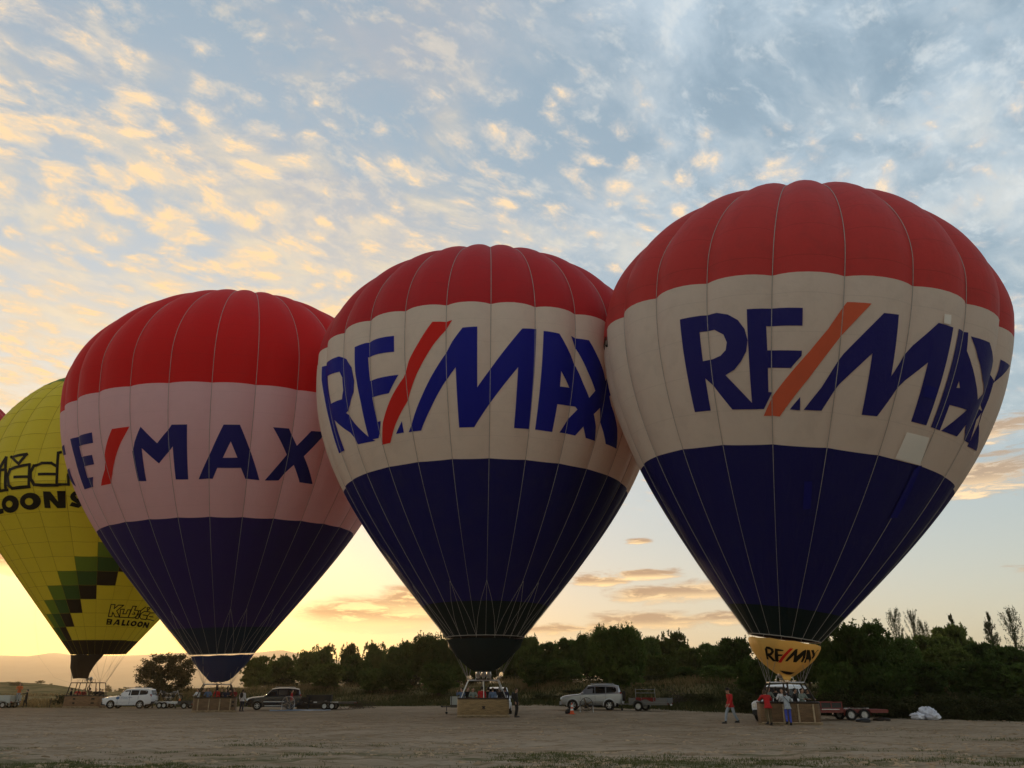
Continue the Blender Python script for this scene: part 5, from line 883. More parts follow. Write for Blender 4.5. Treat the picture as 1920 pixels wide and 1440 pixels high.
car('silver off-road car with dark windows parked before the big dark pine', place(1053, 67.2), -9, 'paint_silver', ex=dict(bumperm='paint_silver', mirrorm='paint_silver', mouldm='paint_silver', stepm='black'))
# boxy white truck behind the right basket
BOX = [(.0, .50, .74, .78, .98, .72, 1.06), (.08, .46, .78, .80, 1.02, .74, 1.12), (.9, .44, .80, .82, 1.06, .76, 1.15), (1.28, .44, .82, .83, 1.10, .78, 1.18), (1.40, .44, .82, .83, 1.14, .74, 1.24), (1.62, .44, .82, .83, 1.16, .68, 1.88),
       (1.9, .44, .82, .83, 1.18, .69, 1.97), (2.9, .44, .82, .83, 1.18, .70, 1.99), (3.8, .44, .82, .83, 1.18, .70, 1.98), (4.3, .46, .82, .83, 1.18, .69, 1.95), (4.42, .48, .80, .81, 1.18, .70, 1.86), (4.46, .50, .78, .79, 1.10, .72, 1.2)]
BOXW = [[(1.52, 1.22), (2.28, 1.22), (2.28, 1.76), (1.70, 1.76)], [(2.38, 1.22), (3.06, 1.22), (3.06, 1.76), (2.38, 1.76)], [(3.18, 1.24), (4.22, 1.24), (4.22, 1.74), (3.18, 1.74)]]
make_car('white boxy off-road truck standing behind the basket of the largest balloon', place(1431, 48.6), math.radians(48), 'paint_white', BOX, BOXW, [(.78, .46), (3.45, .46)], .41, 'off-road cars parked along the back of the field',
         extra=suv_extra(screen=(4, 5), rear=(4.45, 1.26, 4.43, 1.74, .55, .52), lamp=(-.0, .62, .86, (.08, .22, .22)), taillamp=(4.44, .74, .84, (.06, .1, .2)), mirror=(1.5, 1.34), handles=((2.2, 1.0), (3.0, 1.0)), gaps=((1.42, .5, 1.15), (2.33, .5, 1.15), (3.11, .6, 1.15)), step=(1.4, 2.9, .42), rails=None, mould=None, grille=.86, spare=(1.15, 0), bumperm='black', mirrorm='black', rimm='paint_white', spokes=8), flare='black')
# pale van whose roof shows behind the middle basket
VAN = [(.0, .45, .72, .78, .82, .72, .95), (.15, .40, .84, .86, .92, .78, 1.04), (.7, .38, .88, .89, 1.0, .82, 1.12), (.95, .38, .88, .89, 1.04, .78, 1.22), (1.55, .38, .88, .89, 1.08, .70, 1.74), (2.2, .38, .88, .89, 1.1, .72, 1.82), (3.9, .38, .88, .89, 1.1, .72, 1.82), (4.2, .42, .87, .88, 1.1, .70, 1.76), (4.35, .46, .84, .85, 1.05, .74, 1.2)]
VANW = [[(1.12, 1.12), (1.95, 1.14), (1.95, 1.64), (1.60, 1.64)], [(2.05, 1.14), (2.95, 1.14), (2.95, 1.66), (2.05, 1.66)], [(3.05, 1.14), (3.95, 1.16), (3.90, 1.64), (3.05, 1.66)]]
make_car('pale van parked just behind the basket of the middle balloon', place(935, 61.0), math.radians(93), 'paint_white', VAN, VANW, [(.8, .40), (3.45, .40)], .34, 'off-road cars parked along the back of the field', cat='van', name='parked_van',
         extra=suv_extra(screen=(3, 4), rear=(4.31, 1.2, 4.22, 1.62, .6, .55), lamp=(.12, .68, .84, (.2, .24, .18)), taillamp=(4.27, .8, 1.1, (.08, .1, .3)), mirror=(1.2, 1.16), handles=((1.85, .98), (2.85, 1.)), gaps=((1.05, .45, 1.08), (2.0, .45, 1.1), (3.0, .5, 1.1)), step=(1.3, 3.0, .34), rails=None, mould=.66, grille=.8, spare=None))

# ------------------------------------------------------------------ trailers
def trailer(label, loc, rz, L, W, zb, side_h, bm, sidem, axles, wr=.30, draw=1.1, flat=False, name='trailer', rear_plate=False, guards=True):
    """x grows from the drawbar to the tail"""
    root = empty(name, loc, math.radians(rz), label, 'trailer', 'balloon trailers parked beside the cars')
    q = MB(); q.box((L / 2, 0, zb), (L, W, .08)); q.build('bed', M[bm], root, smooth=False)
    for s in (-1, 1):
        q = MB(); q.box((L / 2, s * (W / 2 - .06), zb - .09), (L, .08, .10)); q.build('chassis_rail', M[bm], root, smooth=False)
        q = MB(); q.tube([(0, s * W * .35, zb - .08), (-draw, 0, zb - .10)], .04, 6); q.build('drawbar', M[bm], root)
        if side_h:
            q = MB(); q.box((L / 2, s * W / 2, zb + .05 + side_h / 2), (L - .02, .04, side_h)); sd = q.build('side_board', M[sidem], root, smooth=False)
            for k in range(4):
                x = .06 + (L - .12) * k / 3; c = MB(); c.box((x, s * (W / 2 + .035), zb + .05 + side_h / 2), (.05, .035, side_h + .06)); c.build('stake', M[bm], sd, smooth=False)
    if side_h:
        for x, nm in ((0, 'front_board'), (L, 'tail_board')):
            q = MB(); q.box((x, 0, zb + .05 + side_h / 2), (.04, W - .08, side_h)); q.build(nm, M[sidem], root, smooth=False)
    for ax in axles:
        for s in (-1, 1):
            wheel(root, ax, s * (W / 2 + .12), wr, .2, s, 5, 'alloy')
        q = MB(); q.tube([(ax, -W / 2, wr), (ax, W / 2, wr)], .035, 6); q.build('axle', M['black'], root)
    if guards:
        for s in (-1, 1):
            x0 = min(axles) - wr * 1.25; x1 = max(axles) + wr * 1.25; q = MB()
            pts = [(x0, wr * .9), (x0 + .10, wr * 1.9), (min(axles), wr * 2.3), (max(axles), wr * 2.3), (x1 - .10, wr * 1.9), (x1, wr * .9)]
            vs = [(x, s * (W / 2 + a), z) for x, z in pts for a in (.02, .24)]; q.add(vs, [(2 * i, 2 * i + 1, 2 * i + 3, 2 * i + 2) for i in range(5)]); q.build('mudguard', M[bm], root)
    for s in (-1, 1):
        q = MB(); q.box((L + .02, s * (W / 2 - .16), zb - .04), (.04, .22, .09)); q.build('tail_light', M['tail'], root)
    if rear_plate:
        q = MB(); q.box((L + .03, W * .12, zb - .12), (.012, .5, .11)); q.build('number_plate', M['plate'], root)
    q = MB(); q.tube([(-draw + .05, 0, zb - .1), (-draw - .12, 0, zb - .06)], .055, 8); q.tube([(-draw + .3, .0, zb - .02), (-draw + .3, 0, .22)], .03, 6); q.lathe([(.0, -.03), (.09, -.03), (.09, .03), (0, .03)], 10, 0, Matrix.Translation((-draw + .3, 0, .1)) @ Matrix.Rotation(PI / 2, 4, 'X')); q.build('hitch', M['black'], root)
    return root
# 1 silver car-transport trailer behind the white car, with two dirt bikes lashed on
tr1 = trailer('low galvanised twin-axle trailer hitched behind the white car', place(303, 84.8), 2, 3.1, 1.8, .58, 0, 'alu', 'alu', (.35, .80), .28, 1.0)
def bike(label, loc, rz, col):
    root = empty('dirt_bike', loc, math.radians(rz), label, 'motorbike', 'dirt bikes lashed on the trailer')
    for x in (0, 1.3):
        q = MB(); Mx = Matrix.Translation((x, 0, .32)) @ Matrix.Rotation(PI / 2, 4, 'X'); q.lathe([(.25, -.04), (.32, -.045), (.335, 0), (.32, .045), (.25, .04), (.24, 0), (.25, -.04)], 20, 0, Mx); w = q.build('wheel', M['rubber'], root)
        q = MB()
        for k in range(9): a = 2 * PI * k / 9; q.tube([(x, 0, .32), (x + .25 * math.cos(a), 0, .32 + .25 * math.sin(a))], .008, 4)
        q.build('spokes', M['steel'], w)
    q = MB(); q.tube([(0, 0, .32), (.28, 0, .95), (.30, 0, 1.02)], .035, 6); q.build('fork', M['steel'], root)
    q = MB(); q.tube([(.28, -.34, 1.04), (.30, -.1, 1.02), (.30, .1, 1.02), (.28, .34, 1.04)], .018, 6); q.build('handlebar', M['black'], root)
    q = MB(); q.tube([(.28, 0, .88), (.62, 0, .42), (1.3, 0, .34)], .04, 6); q.tube([(.28, 0, .9), (.8, 0, .76), (1.05, 0, .74), (.62, 0, .44)], .03, 6); q.build('frame', M['steel'], root)
    q = MB(); q.ell((.62, 0, .52), (.22, .15, .17), 10, 7); q.build('engine', M['black'], root)
    q = MB(); q.ell((.55, 0, .84), (.24, .12, .11), 10, 7); q.build('fuel_tank', M[col], root)
    q = MB(); q.box((1.0, 0, .84), (.62, .2, .08)); q.build('seat', M['black'], root)
    q = MB(); q.box((-.02, 0, .74), (.5, .14, .03)); q.box((1.42, 0, .80), (.36, .14, .03)); q.build('mudguard', M[col], root)
    return root
lz = ground_z(px2x(310, 85), 85) + .62
bike('dark dirt bike lashed on the galvanised trailer, nearer the white car', Vector((px2x(296, 85), 85.0, lz)), 4, 'paint_black')
bike('grey dirt bike lashed at the tail of the galvanised trailer', Vector((px2x(313, 85), 85.1, lz)), 183, 'paint_grey').location.x += 1.3
# 2 black low trailer between that one and the second basket, with an orange lamp
tr2 = trailer('short black trailer with an orange lamp left of the second basket', place(341, 83), 2, 1.3, 1.5, .45, .20, 'paint_black', 'paint_black', (.7,), .28, .7)
q = MB(); q.box((0, 0, .03), (.16, .14, .06)); q.lathe([(.09, .06), (.095, .14), (.07, .22), (.0, .24)], 12)
lo_ = q.build('lamp', M['amber'], tr2); lo_.location = (.12, -.62, .69)
# 3 black trailer behind the dark blue car
tr3 = trailer('black twin-axle trailer right of the dark blue car', place(592, 78.5), 3, 3.7, 1.8, .62, 0, 'paint_black', 'paint_black', (1.05, 1.72), .31, .9)
q = MB(); q.box((1.9, -.93, .64), (.7, .03, .07)); q.box((.2, -.93, .64), (.3, .03, .07)); q.build('reflector_strip', M['whiteband'], tr3, smooth=False)
def load_case(label, loc, rz, size, m='black'):
    root = empty('equipment_case', loc, math.radians(rz), label, 'case', 'black equipment standing beside the black trailer'); x, y, z = size
    q = MB(); q.box((0, 0, z * .45 + .03), (x, y, z * .88)); b = q.build('case_body', M[m], root, smooth=False)
    q = MB(); q.box((0, 0, z * .95), (x + .03, y + .03, z * .10)); q.build('lid', M[m], root, smooth=False)
    for s in (-1, 1):
        q = MB(); q.tube([(s * x * .3 - .08, -y / 2 - .01, z * .6), (s * x * .3 - .08, -y / 2 - .05, z * .56), (s * x * .3 + .08, -y / 2 - .05, z * .56), (s * x * .3 + .08, -y / 2 - .01, z * .6)], .014, 5); q.build('handle', M['steel'], b)
    return root
p_ = place(570, 79.5); load_case('wide black equipment case right behind the red-jacketed man', p_, 4, (1.0, .7, 1.05))
p_ = place(600, 80.4); load_case('long tall black case behind the front of the black trailer', p_, 2, (2.3, .8, 1.25))
M['dark_red_cloth'] = mat('dark red cloth', (.17, .014, .014), .85)
# 4 grey flat trailer behind the silver car, red sheet over one side
tr4 = trailer('grey box trailer with a red cloth over its side behind the silver car', place(1184, 65.0), -24, 2.9, 1.7, .55, .30, 'paint_grey', 'paint_grey', (.75,), .33, 1.1, rear_plate=True, guards=True)
q = MB(); V = []
for i in range(13):
    x = .55 + 1.5 * i / 12; w = .012 * math.sin(i * 1.9); V += [(x, -.55, 0.925 + w), (x, -.86, .93 + w * .5), (x, -.905 + w, .88), (x, -.91 + w * 1.6, .78 - .07 * math.sin(i * .8) - .08 * (i / 12))]
q.add(V, [(4 * i + j, 4 * i + j + 1, 4 * i + 5 + j, 4 * i + 4 + j) for i in range(12) for j in range(3)]); q.build('red_cloth', M['dark_red_cloth'], tr4)
q = MB()
for z in (1.25, 1.5): q.tube([(.1, .7, z), (1.6, .7, z)], .018, 6)
for x in (.1, 1.6): q.tube([(x, .8, .9), (x, .7, 1.55)], .018, 6)
q.build('rack', M['alu'], tr4)
# 5 red twin-axle trailer right of the right basket
tr5 = trailer('red twin-axle trailer with white wheels right of the white truck', place(1526, 50.4), -3, 3.75, 1.8, .56, 0, 'paint_red', 'paint_red', (1.62, 2.36), .31, .5, guards=True)
q = MB(); q.box((.62, -.88, .98), (1.25, .05, .05)); q.box((.62, -.88, .62), (1.25, .05, .12)); q.box((.62, .88, .98), (1.25, .05, .05))
for x in (.03, .62, 1.22): q.box((x, -.88, .80), (.05, .05, .42)); q.box((x, .88, .80), (.05, .05, .42))
q.build('rail_frame', M['paint_red'], tr5, smooth=False)
for k in range(2):
    q = MB(); q.box((.33 + .59 * k, -.862, .80), (.53, .02, .32)); q.build('panel', M['paint_black'], tr5, smooth=False)
q = MB(); q.box((.55, -.912, .60), (1.0, .008, .035)); q.box((2.0, -.905, .66), (1.4, .008, .03)); q.build('reflector_strip', M['whiteband'], tr5, smooth=False)
def fan(label, loc, rz, r, cage, stand, legs=True):
    root = empty('inflator_fan', loc, math.radians(rz), label, 'fan', 'balloon inflator fans'); zc = r + .12
    Mx = Matrix.Translation((0, 0, zc)) @ Matrix.Rotation(PI / 2, 4, 'X')
    q = MB(); q.lathe([(r, -.14), (r + .025, -.14), (r + .025, .14), (r, .14), (r, -.14)], 30, 0, Mx); sh = q.build('shroud', M[stand], root)
    q = MB()
    for k in range(1, 6):
        rr = r * k / 5.2; q.lathe([(rr - .006, .145), (rr + .006, .145), (rr + .006, .155), (rr - .006, .155), (rr - .006, .145)], 30, 0, Mx)
    for k in range(20): a = 2 * PI * k / 20; q.tube([Mx @ Vector((.06 * math.cos(a), .06 * math.sin(a), .15)), Mx @ Vector((r * math.cos(a), r * math.sin(a), .15))], .006, 4)
    q.build('guard', M[cage], sh)
    for k in range(4):
        q = MB(); q.box((r * .5, 0, 0), (r * .9, r * .2, .02), 0, Mx @ Matrix.Rotation(PI / 2 * k + .4, 4, 'Z') @ Matrix.Rotation(.5, 4, 'X')); q.build('blade', M['wood'], root)
    q = MB(); q.box((0, .26, zc * .8), (.3, .3, .34)); q.lathe([(0, 0), (.06, 0), (.06, .3), (0, .3)], 10, 0, Mx @ Matrix.Translation((0, 0, -.2))); q.build('engine', M['black'], root)
    if legs:
        for s in (-1, 1):
            q = MB(); q.tube([(s * r * 1.02, 0, zc * .9), (s * r * 1.08, -.12, .02)], .022, 6); q.tube([(s * r * 1.02, 0, zc * .6), (s * r * .9, .5, .05)], .02, 6); q.build('leg', M['alu'], root)
    return root
M['cage'] = mat('fan cage wire', (.30, .27, .26), .5, .6)
fan('round grey inflator fan standing before the rear wheel of the dark blue car', place(542.5, 75.6), 8, .52, 'cage', 'cage')
fan('black inflator fan on legs standing before the silver car', place(1099, 62.0), -4, .44, 'black', 'black')
# far-left trailer, cut by the picture edge
tr6 = trailer('pale grey-green trailer at the left edge of the field', place(-62, 88), 0, 5.2, 1.9, .62, .55, 'paint_pale', 'paint_pale', (1.2, 4.0, 4.6), .30, .9, name='trailer')
# pale box trailer peeping out left of the middle basket
tr7 = trailer('small trailer with a pale box left of the middle basket', place(846, 62.5), 2, 1.5, 1.4, .60, .55, 'paint_black', 'paint_pale', (.8,), .28, .6)
# ------------------------------------------------------------------ people
SKINM = mat('skin', (.42, .24, .16), .55); EYEM = mat('eye', (.03, .02, .015), .3); LIPM = mat('lips', (.34, .13, .10), .5)
HAIRM = dict(dark=mat('dark hair', (.014, .010, .008), .6), brown=mat('brown hair', (.06, .035, .018), .6), grey=mat('grey hair', (.22, .21, .20), .6), hat=mat('dark felt hat', (.016, .014, .013), .8))
def cloth(name, c): return mat(name, c, .85, bump=.4, bscale=9, var=.12)
CL = dict(red=cloth('red cotton', (.40, .014, .016)), darkred=cloth('dark red cotton', (.20, .012, .014)), olive=cloth('olive trousers', (.10, .072, .036)), grey=cloth('grey cotton', (.33, .35, .36)), blue=cloth('bright blue cotton', (.055, .075, .36)),
          jeans=cloth('pale grey jeans', (.27, .30, .33)), black=cloth('black cloth', (.010, .010, .011)), navy=cloth('navy cloth', (.014, .018, .045)), denim=cloth('blue denim', (.10, .15, .24)), white=cloth('white cotton', (.62, .62, .62)),
          sage=cloth('grey-green cotton', (.19, .22, .19)), tan=cloth('tan cloth', (.26, .19, .12)), orange=cloth('orange cloth', (.50, .12, .03)), brown=cloth('brown cloth', (.07, .045, .028)))
def skin_mesh(name, verts, edges, radii, root, sub=1):
    me = bpy.data.meshes.new('tmp'); me.from_pydata(verts, edges, []); o = bpy.data.objects.new('tmp', me); COL.objects.link(o)
    md = o.modifiers.new('s', 'SKIN'); md.use_smooth_shade = True; md.branch_smoothing = .6
    for i, d in enumerate(me.skin_vertices[0].data): d.radius = radii[i] if isinstance(radii[i], tuple) else (radii[i], radii[i]); d.use_root = (i == root)
    s = o.modifiers.new('b', 'SUBSURF'); s.levels = sub; s.render_levels = sub
    dg = bpy.context.evaluated_depsgraph_get(); dg.update(); r = bpy.data.meshes.new_from_object(o.evaluated_get(dg)); r.name = name
    bpy.data.objects.remove(o); bpy.data.meshes.remove(me); return r
def pose(lean=0., armL=None, armR=None, stride=0., head=0., twist=0.):
    """joints of a figure 1.75 m tall facing -y; arms as (elbow, wrist) offsets from the shoulder"""
    J = {}
    up = Matrix.Translation((0, 0, .95)) @ Matrix.Rotation(lean, 4, 'X') @ Matrix.Translation((0, 0, -.95))
    J['hip'] = Vector((0, 0, .95)); J['waist'] = up @ Vector((0, 0, 1.10)); J['chest'] = up @ Vector((0, .01, 1.33)); J['neck'] = up @ Vector((0, .01, 1.475))
    J['head'] = up @ (Vector((0, -.02, 1.60)) + Vector((0, -math.sin(head) * .10, -(1 - math.cos(head)) * .08)))
    for s, n, a, st in ((-1, 'L', armL, stride), (1, 'R', armR, -stride)):
        sh = up @ Vector((s * .185, .01, 1.415)); J['sh' + n] = sh
        e, w = a or ((s * .06, .05, -.28), (s * .07, -.05, -.52))
        J['el' + n] = sh + Vector(e); J['wr' + n] = sh + Vector(w)
        J['th' + n] = Vector((s * .095, 0, .90)); J['kn' + n] = Vector((s * .105, -.06 - st * .22, .50 + abs(st) * .01)); J['an' + n] = Vector((s * .105, .02 - st * .42, .085 + (.05 if st < 0 else 0)))
        J['to' + n] = J['an' + n] + Vector((s * .02, -.17, -.055))
    return J
POSES = dict(stand=pose(), rim=pose(.10, ((-.10, -.10, -.26), (-.02, -.34, -.26)), ((.10, -.10, -.26), (.02, -.34, -.26))), raise_=pose(0, ((-.07, .0, -.27), (-.02, -.2, -.36)), ((.14, -.04, .20), (.06, -.10, .46))),
             phone=pose(.03, ((-.14, -.14, -.20), (-.02, -.24, .06)), ((.14, -.14, -.20), (.02, -.24, .06)), 0, .1), walk=pose(.06, ((-.06, .10, -.27), (-.06, -.04, -.50)), ((.06, -.06, -.28), (.05, -.22, -.47)), .75, .5),
             lean=pose(.42, ((-.13, -.12, -.22), (-.06, -.38, -.20)), ((.13, -.12, -.22), (.06, -.38, -.20)), .10, .3), point=pose(.02, ((-.10, -.02, -.28), (-.03, -.18, -.40)), ((.10, -.22, -.16), (.06, -.50, -.14)), .35))
PCACHE = {}
def person_meshes(pn):
    if pn in PCACHE: return PCACHE[pn]
    J = POSES[pn]; out = {}
    names = ['hip', 'waist', 'chest', 'neck', 'shL', 'elL', 'wrL', 'shR', 'elR', 'wrR', 'thL', 'knL', 'anL', 'toL', 'thR', 'knR', 'anR', 'toR']
    E = [('hip', 'waist'), ('waist', 'chest'), ('chest', 'neck'), ('chest', 'shL'), ('shL', 'elL'), ('elL', 'wrL'), ('chest', 'shR'), ('shR', 'elR'), ('elR', 'wrR'), ('hip', 'thL'), ('thL', 'knL'), ('knL', 'anL'), ('anL', 'toL'), ('hip', 'thR'), ('thR', 'knR'), ('knR', 'anR'), ('anR', 'toR')]
    rad = dict(hip=(.125, .085), waist=(.115, .08), chest=(.125, .085), neck=.052, sh=.048, el=.036, wr=.028, th=.075, kn=.05, an=.036, to=.03)
    vs = [J[n] for n in names]; es = [(names.index(a), names.index(b)) for a, b in E]; rs = [rad[n if n in rad else n[:2]] for n in names]
    vs.append(J['head'] + Vector((0, .01, -.07))); rs.append(.052); es.append((3, len(vs) - 1))
    for n in 'LR':                                          # palm, four fingers of unequal length, thumb from the side of the palm
        w = J['wr' + n]; d = (w - J['el' + n]).normalized(); s = -1 if n == 'L' else 1
        side = Vector((0, -1, 0)) if abs(d.y) < .75 else Vector((-s, 0, 0)); side = (side - d * side.dot(d)).normalized(); nrm = d.cross(side)
        i0 = len(vs); vs.append(w + d * .085); rs.append((.036, .018)); es.append((names.index('wr' + n), i0))
        for k, ln in enumerate((.070, .080, .074, .056)):
            b = w + d * .09 + side * (.030 - .020 * k); i = len(vs)
            vs += [b, b + d * ln * .5 + nrm * .006, b + d * ln * .85 + nrm * .025]; rs += [.010, .009, .007]; es += [(i0, i), (i, i + 1), (i + 1, i + 2)]
        b = w + d * .035 + side * .036; i = len(vs); vs += [b, b + d * .035 + side * .022, b + d * .062 + side * .022 + nrm * .01]; rs += [.013, .011, .009]; es += [(i0, i), (i, i + 1), (i + 1, i + 2)]
    body = skin_mesh('body', vs, es, rs, 0)
    # head with a face joined to the same mesh
    h = J['head']; m = MB(); m.ell(h, (.076, .096, .118), 14, 10)
    m.add([(h.x - .016, h.y - .088, h.z - .025), (h.x + .016, h.y - .088, h.z - .025), (h.x, h.y - .118, h.z - .022), (h.x, h.y - .094, h.z + .02)], [(0, 1, 2), (0, 2, 3), (2, 1, 3)])
    for s in (-1, 1):
        m.ell((h.x + s * .030, h.y - .084, h.z + .008), (.013, .010, .008), 8, 5, 1); m.ell((h.x + s * .078, h.y + .01, h.z - .005), (.012, .022, .034), 8, 5)
    m.box((h.x, h.y - .088, h.z - .055), (.045, .016, .010), 2); m.ell((h.x, h.y - .065, h.z - .098), (.034, .030, .022), 8, 5)
    bm = bmesh.new(); bm.from_mesh(body); n0 = len(bm.faces); hm = m.mesh('h', [SKINM, EYEM, LIPM]); bm.from_mesh(hm); bm.faces.ensure_lookup_table()
    for i, f in enumerate(bm.faces):
        if i < n0: f.material_index = 0
    bm.to_mesh(body); bm.free(); body.materials.clear()
    for q in (SKINM, EYEM, LIPM): body.materials.append(q)
    finish(body, True, 180); out['person'] = body
    nm = ['hip', 'waist', 'chest', 'shL', 'elL', 'wrL', 'shR', 'elR', 'wrR', 'nk', 'hem']
    P = dict(J); P['nk'] = J['neck'] + (J['chest'] - J['neck']) * .25; P['hem'] = J['hip'] + Vector((0, 0, -.10))
    for s in 'LR': P['wr' + s] = J['wr' + s] + (J['el' + s] - J['wr' + s]) * .06
    es = [('hip', 'waist'), ('waist', 'chest'), ('chest', 'nk'), ('chest', 'shL'), ('shL', 'elL'), ('elL', 'wrL'), ('chest', 'shR'), ('shR', 'elR'), ('elR', 'wrR'), ('hip', 'hem')]
    rr = dict(hip=(.175, .135), waist=(.165, .128), chest=(.18, .135), nk=(.085, .075), sh=.085, el=.062, wr=.046, hem=(.178, .138))
    out['jacket'] = skin_mesh('jacket', [P[n] for n in nm], [(nm.index(a), nm.index(b)) for a, b in es], [rr[n if n in rr else n[:2]] for n in nm], 0)
    nm = ['hip', 'thL', 'knL', 'anL', 'thR', 'knR', 'anR', 'wst']; P['wst'] = J['hip'] + (J['waist'] - J['hip']) * .4
    es = [('hip', 'thL'), ('thL', 'knL'), ('knL', 'anL'), ('hip', 'thR'), ('thR', 'knR'), ('knR', 'anR'), ('hip', 'wst')]
    rr = dict(hip=(.160, .125), th=.102, kn=.076, an=.066, wst=(.155, .115))
    out['trousers'] = skin_mesh('trousers', [P[n] for n in nm], [(nm.index(a), nm.index(b)) for a, b in es], [rr[n if n in rr else n[:2]] for n in nm], 0)
    for s in 'LR':
        a, t = J['an' + s], J['to' + s]; d = (t - a); ang = math.atan2(-d.y, -d.z); m = MB()
        c = a.lerp(t, .45); m.ell((0, 0, 0), (.052, .145, .050), 10, 7, 0, Matrix.Translation((c.x, c.y - .01, c.z - .012)))
        m.box((0, 0, 0), (.085, .27, .025), 0, Matrix.Translation((c.x, c.y - .01, c.z - .045))); m.lathe([(.05, 0), (.056, .08)], 10, 0, Matrix.Translation((a.x, a.y, a.z - .02)))
        out['shoe' + s] = m.mesh('shoe', M['black'])
    m = MB(); lo = []
    for z, g in ((-.03, 1.0), (.03, 1.10), (.075, 1.02), (.11, .72), (.128, .25)):
        lo.append([(h.x + .086 * g * math.cos(t), h.y + .018 + .100 * g * math.sin(t) * (1 if math.sin(t) > 0 else .82), h.z + z - (.05 if math.sin(t) > .1 and z < 0 else 0) + (.055 if math.sin(t) < -.2 and z < .02 else 0)) for t in np.linspace(0, 2 * PI, 16, endpoint=False)])
    loops_to_mesh(m, lo); m.add(lo[-1], [tuple(range(16))]); out['hair'] = m.mesh('hair', HAIRM['dark'])
    m = MB(); m.lathe([(.0, .0), (.155, .0), (.165, .012), (.09, .02), (.082, .10), (.05, .115), (0, .11)], 20, 0, Matrix.Translation((h.x, h.y + .01, h.z + .055)) @ Matrix.Rotation(.25, 4, 'X')); out['hat'] = m.mesh('hat', HAIRM['hat'])
    PCACHE[pn] = out; return out
def person(loc, rz, pn, top, legs, hair, label, group, sc_=1., extra=None):
    ms = person_meshes(pn); o = link(bpy.data.objects.new('person', ms['person'])); o.location = loc; o.rotation_euler = (0, 0, rz); o.scale = (sc_,) * 3; tag(o, label, 'person', group)
    for k, m_ in (('jacket', CL[top]), ('trousers', CL[legs]), ('shoeL', M['black']), ('shoeR', M['black']), ('hat' if hair == 'hat' else 'hair', HAIRM[hair])):
        me = ms[k]
        if not me.materials: me.materials.append(m_)
        c = link(bpy.data.objects.new('shoe' if k.startswith('shoe') else k, me), o); c.material_slots[0].link = 'OBJECT'; c.material_slots[0].material = m_
    if extra == 'strap':
        q = MB(); h = POSES[pn]; a, b = h['shR'] + Vector((-.05, .13, .03)), h['hip'] + Vector((-.17, .13, .05)); q.tube([a + Vector((0, -.1, .04)), a, a.lerp(b, .5) + Vector((0, .035, 0)), b], .014, 5); q.build('shoulder_strap', M['black'], o)
    if extra == 'backpack':
        q = MB(); h = POSES[pn]; q.ell(h['chest'] + Vector((0, .2, -.06)), (.15, .10, .23), 12, 8); q.build('backpack', M['black'], o)
    return o
def aboard(L, Mb, lst, what):
    for (x, y, rz, pn, top, hair, label, s) in lst:
        p = L + (Mb @ Vector((x, y, .17))); person(p, math.radians(rz), pn, top, 'navy', hair, label, 'passengers aboard the ' + what, s)
# rz: 0 faces the field, 180 faces away
aboard(L1, MB1, [(-.92, .28, 20, 'rim', 'sage', 'brown', 'brown-haired passenger in grey-green behind the red-shirted man', 1.0), (-.48, .32, 160, 'stand', 'black', 'dark', 'dark-dressed passenger facing away under the cream scoop, left of the others', .99),
    (-.25, -.12, -25, 'rim', 'white', 'dark', 'dark-haired passenger in white talking to the grey-shirted person', .94), (.12, .30, 70, 'stand', 'navy', 'dark', 'passenger in navy standing under the burner of the largest balloon', .97),
    (.42, -.05, 60, 'stand', 'black', 'dark', 'black-dressed passenger right of the grey-shirted person', .95), (.74, -.12, 25, 'rim', 'sage', 'dark', 'passenger in pale grey-green shirt near the right end of the largest basket', .95), (1.12, .15, 10, 'rim', 'black', 'dark', 'passenger in black at the right end of the largest basket', .94)], 'largest balloon')
aboard(L2, MB2, [(-1.42, -.2, -30, 'phone', 'denim', 'dark', 'dark-haired passenger in blue at the left end of the middle basket', .95), (-1.02, .1, 30, 'phone', 'black', 'brown', 'passenger in black holding up both hands, left part of the middle basket', .97),
    (-.68, -.2, 10, 'rim', 'sage', 'brown', 'passenger in grey-green leaning at the rim of the middle basket', .95), (-.10, -.2, 175, 'stand', 'red', 'dark', 'pilot in red standing at the centre of the middle basket', 1.0), (.36, .2, 150, 'stand', 'black', 'dark', 'passenger in black right of the red pilot in the middle basket', .98),
    (.62, -.25, 170, 'stand', 'denim', 'brown', 'passenger in faded blue seen from behind in the middle basket', .96), (1.08, -.1, 185, 'stand', 'black', 'grey', 'grey-haired passenger in black in the right half of the middle basket', .98), (1.46, .2, 200, 'stand', 'navy', 'brown', 'passenger in navy at the right end of the middle basket', .97)], 'middle balloon')
aboard(L3, MB3, [(-1.40, -.2, -25, 'rim', 'white', 'dark', 'passenger in white at the left end of the second basket', .96), (-1.0, .2, 40, 'phone', 'brown', 'brown', 'passenger in brown with raised hands in the second basket', .97), (-.62, -.1, 10, 'rim', 'denim', 'dark', 'passenger in denim blue at the rim of the second basket', .98),
    (.06, -.15, 180, 'stand', 'red', 'dark', 'passenger in red seen from behind at the centre of the second basket', 1.0), (.44, .1, 0, 'rim', 'black', 'dark', 'passenger in black just right of the red one in the second basket', .97), (.78, -.25, 15, 'rim', 'navy', 'brown', 'passenger in navy in the right half of the second basket', .95),
    (1.06, .25, 170, 'raise_', 'black', 'dark', 'passenger in black with one arm raised in the second basket', 1.0), (1.45, -.05, -10, 'rim', 'darkred', 'dark', 'passenger in dark red at the right end of the second basket', .97)], 'second balloon')
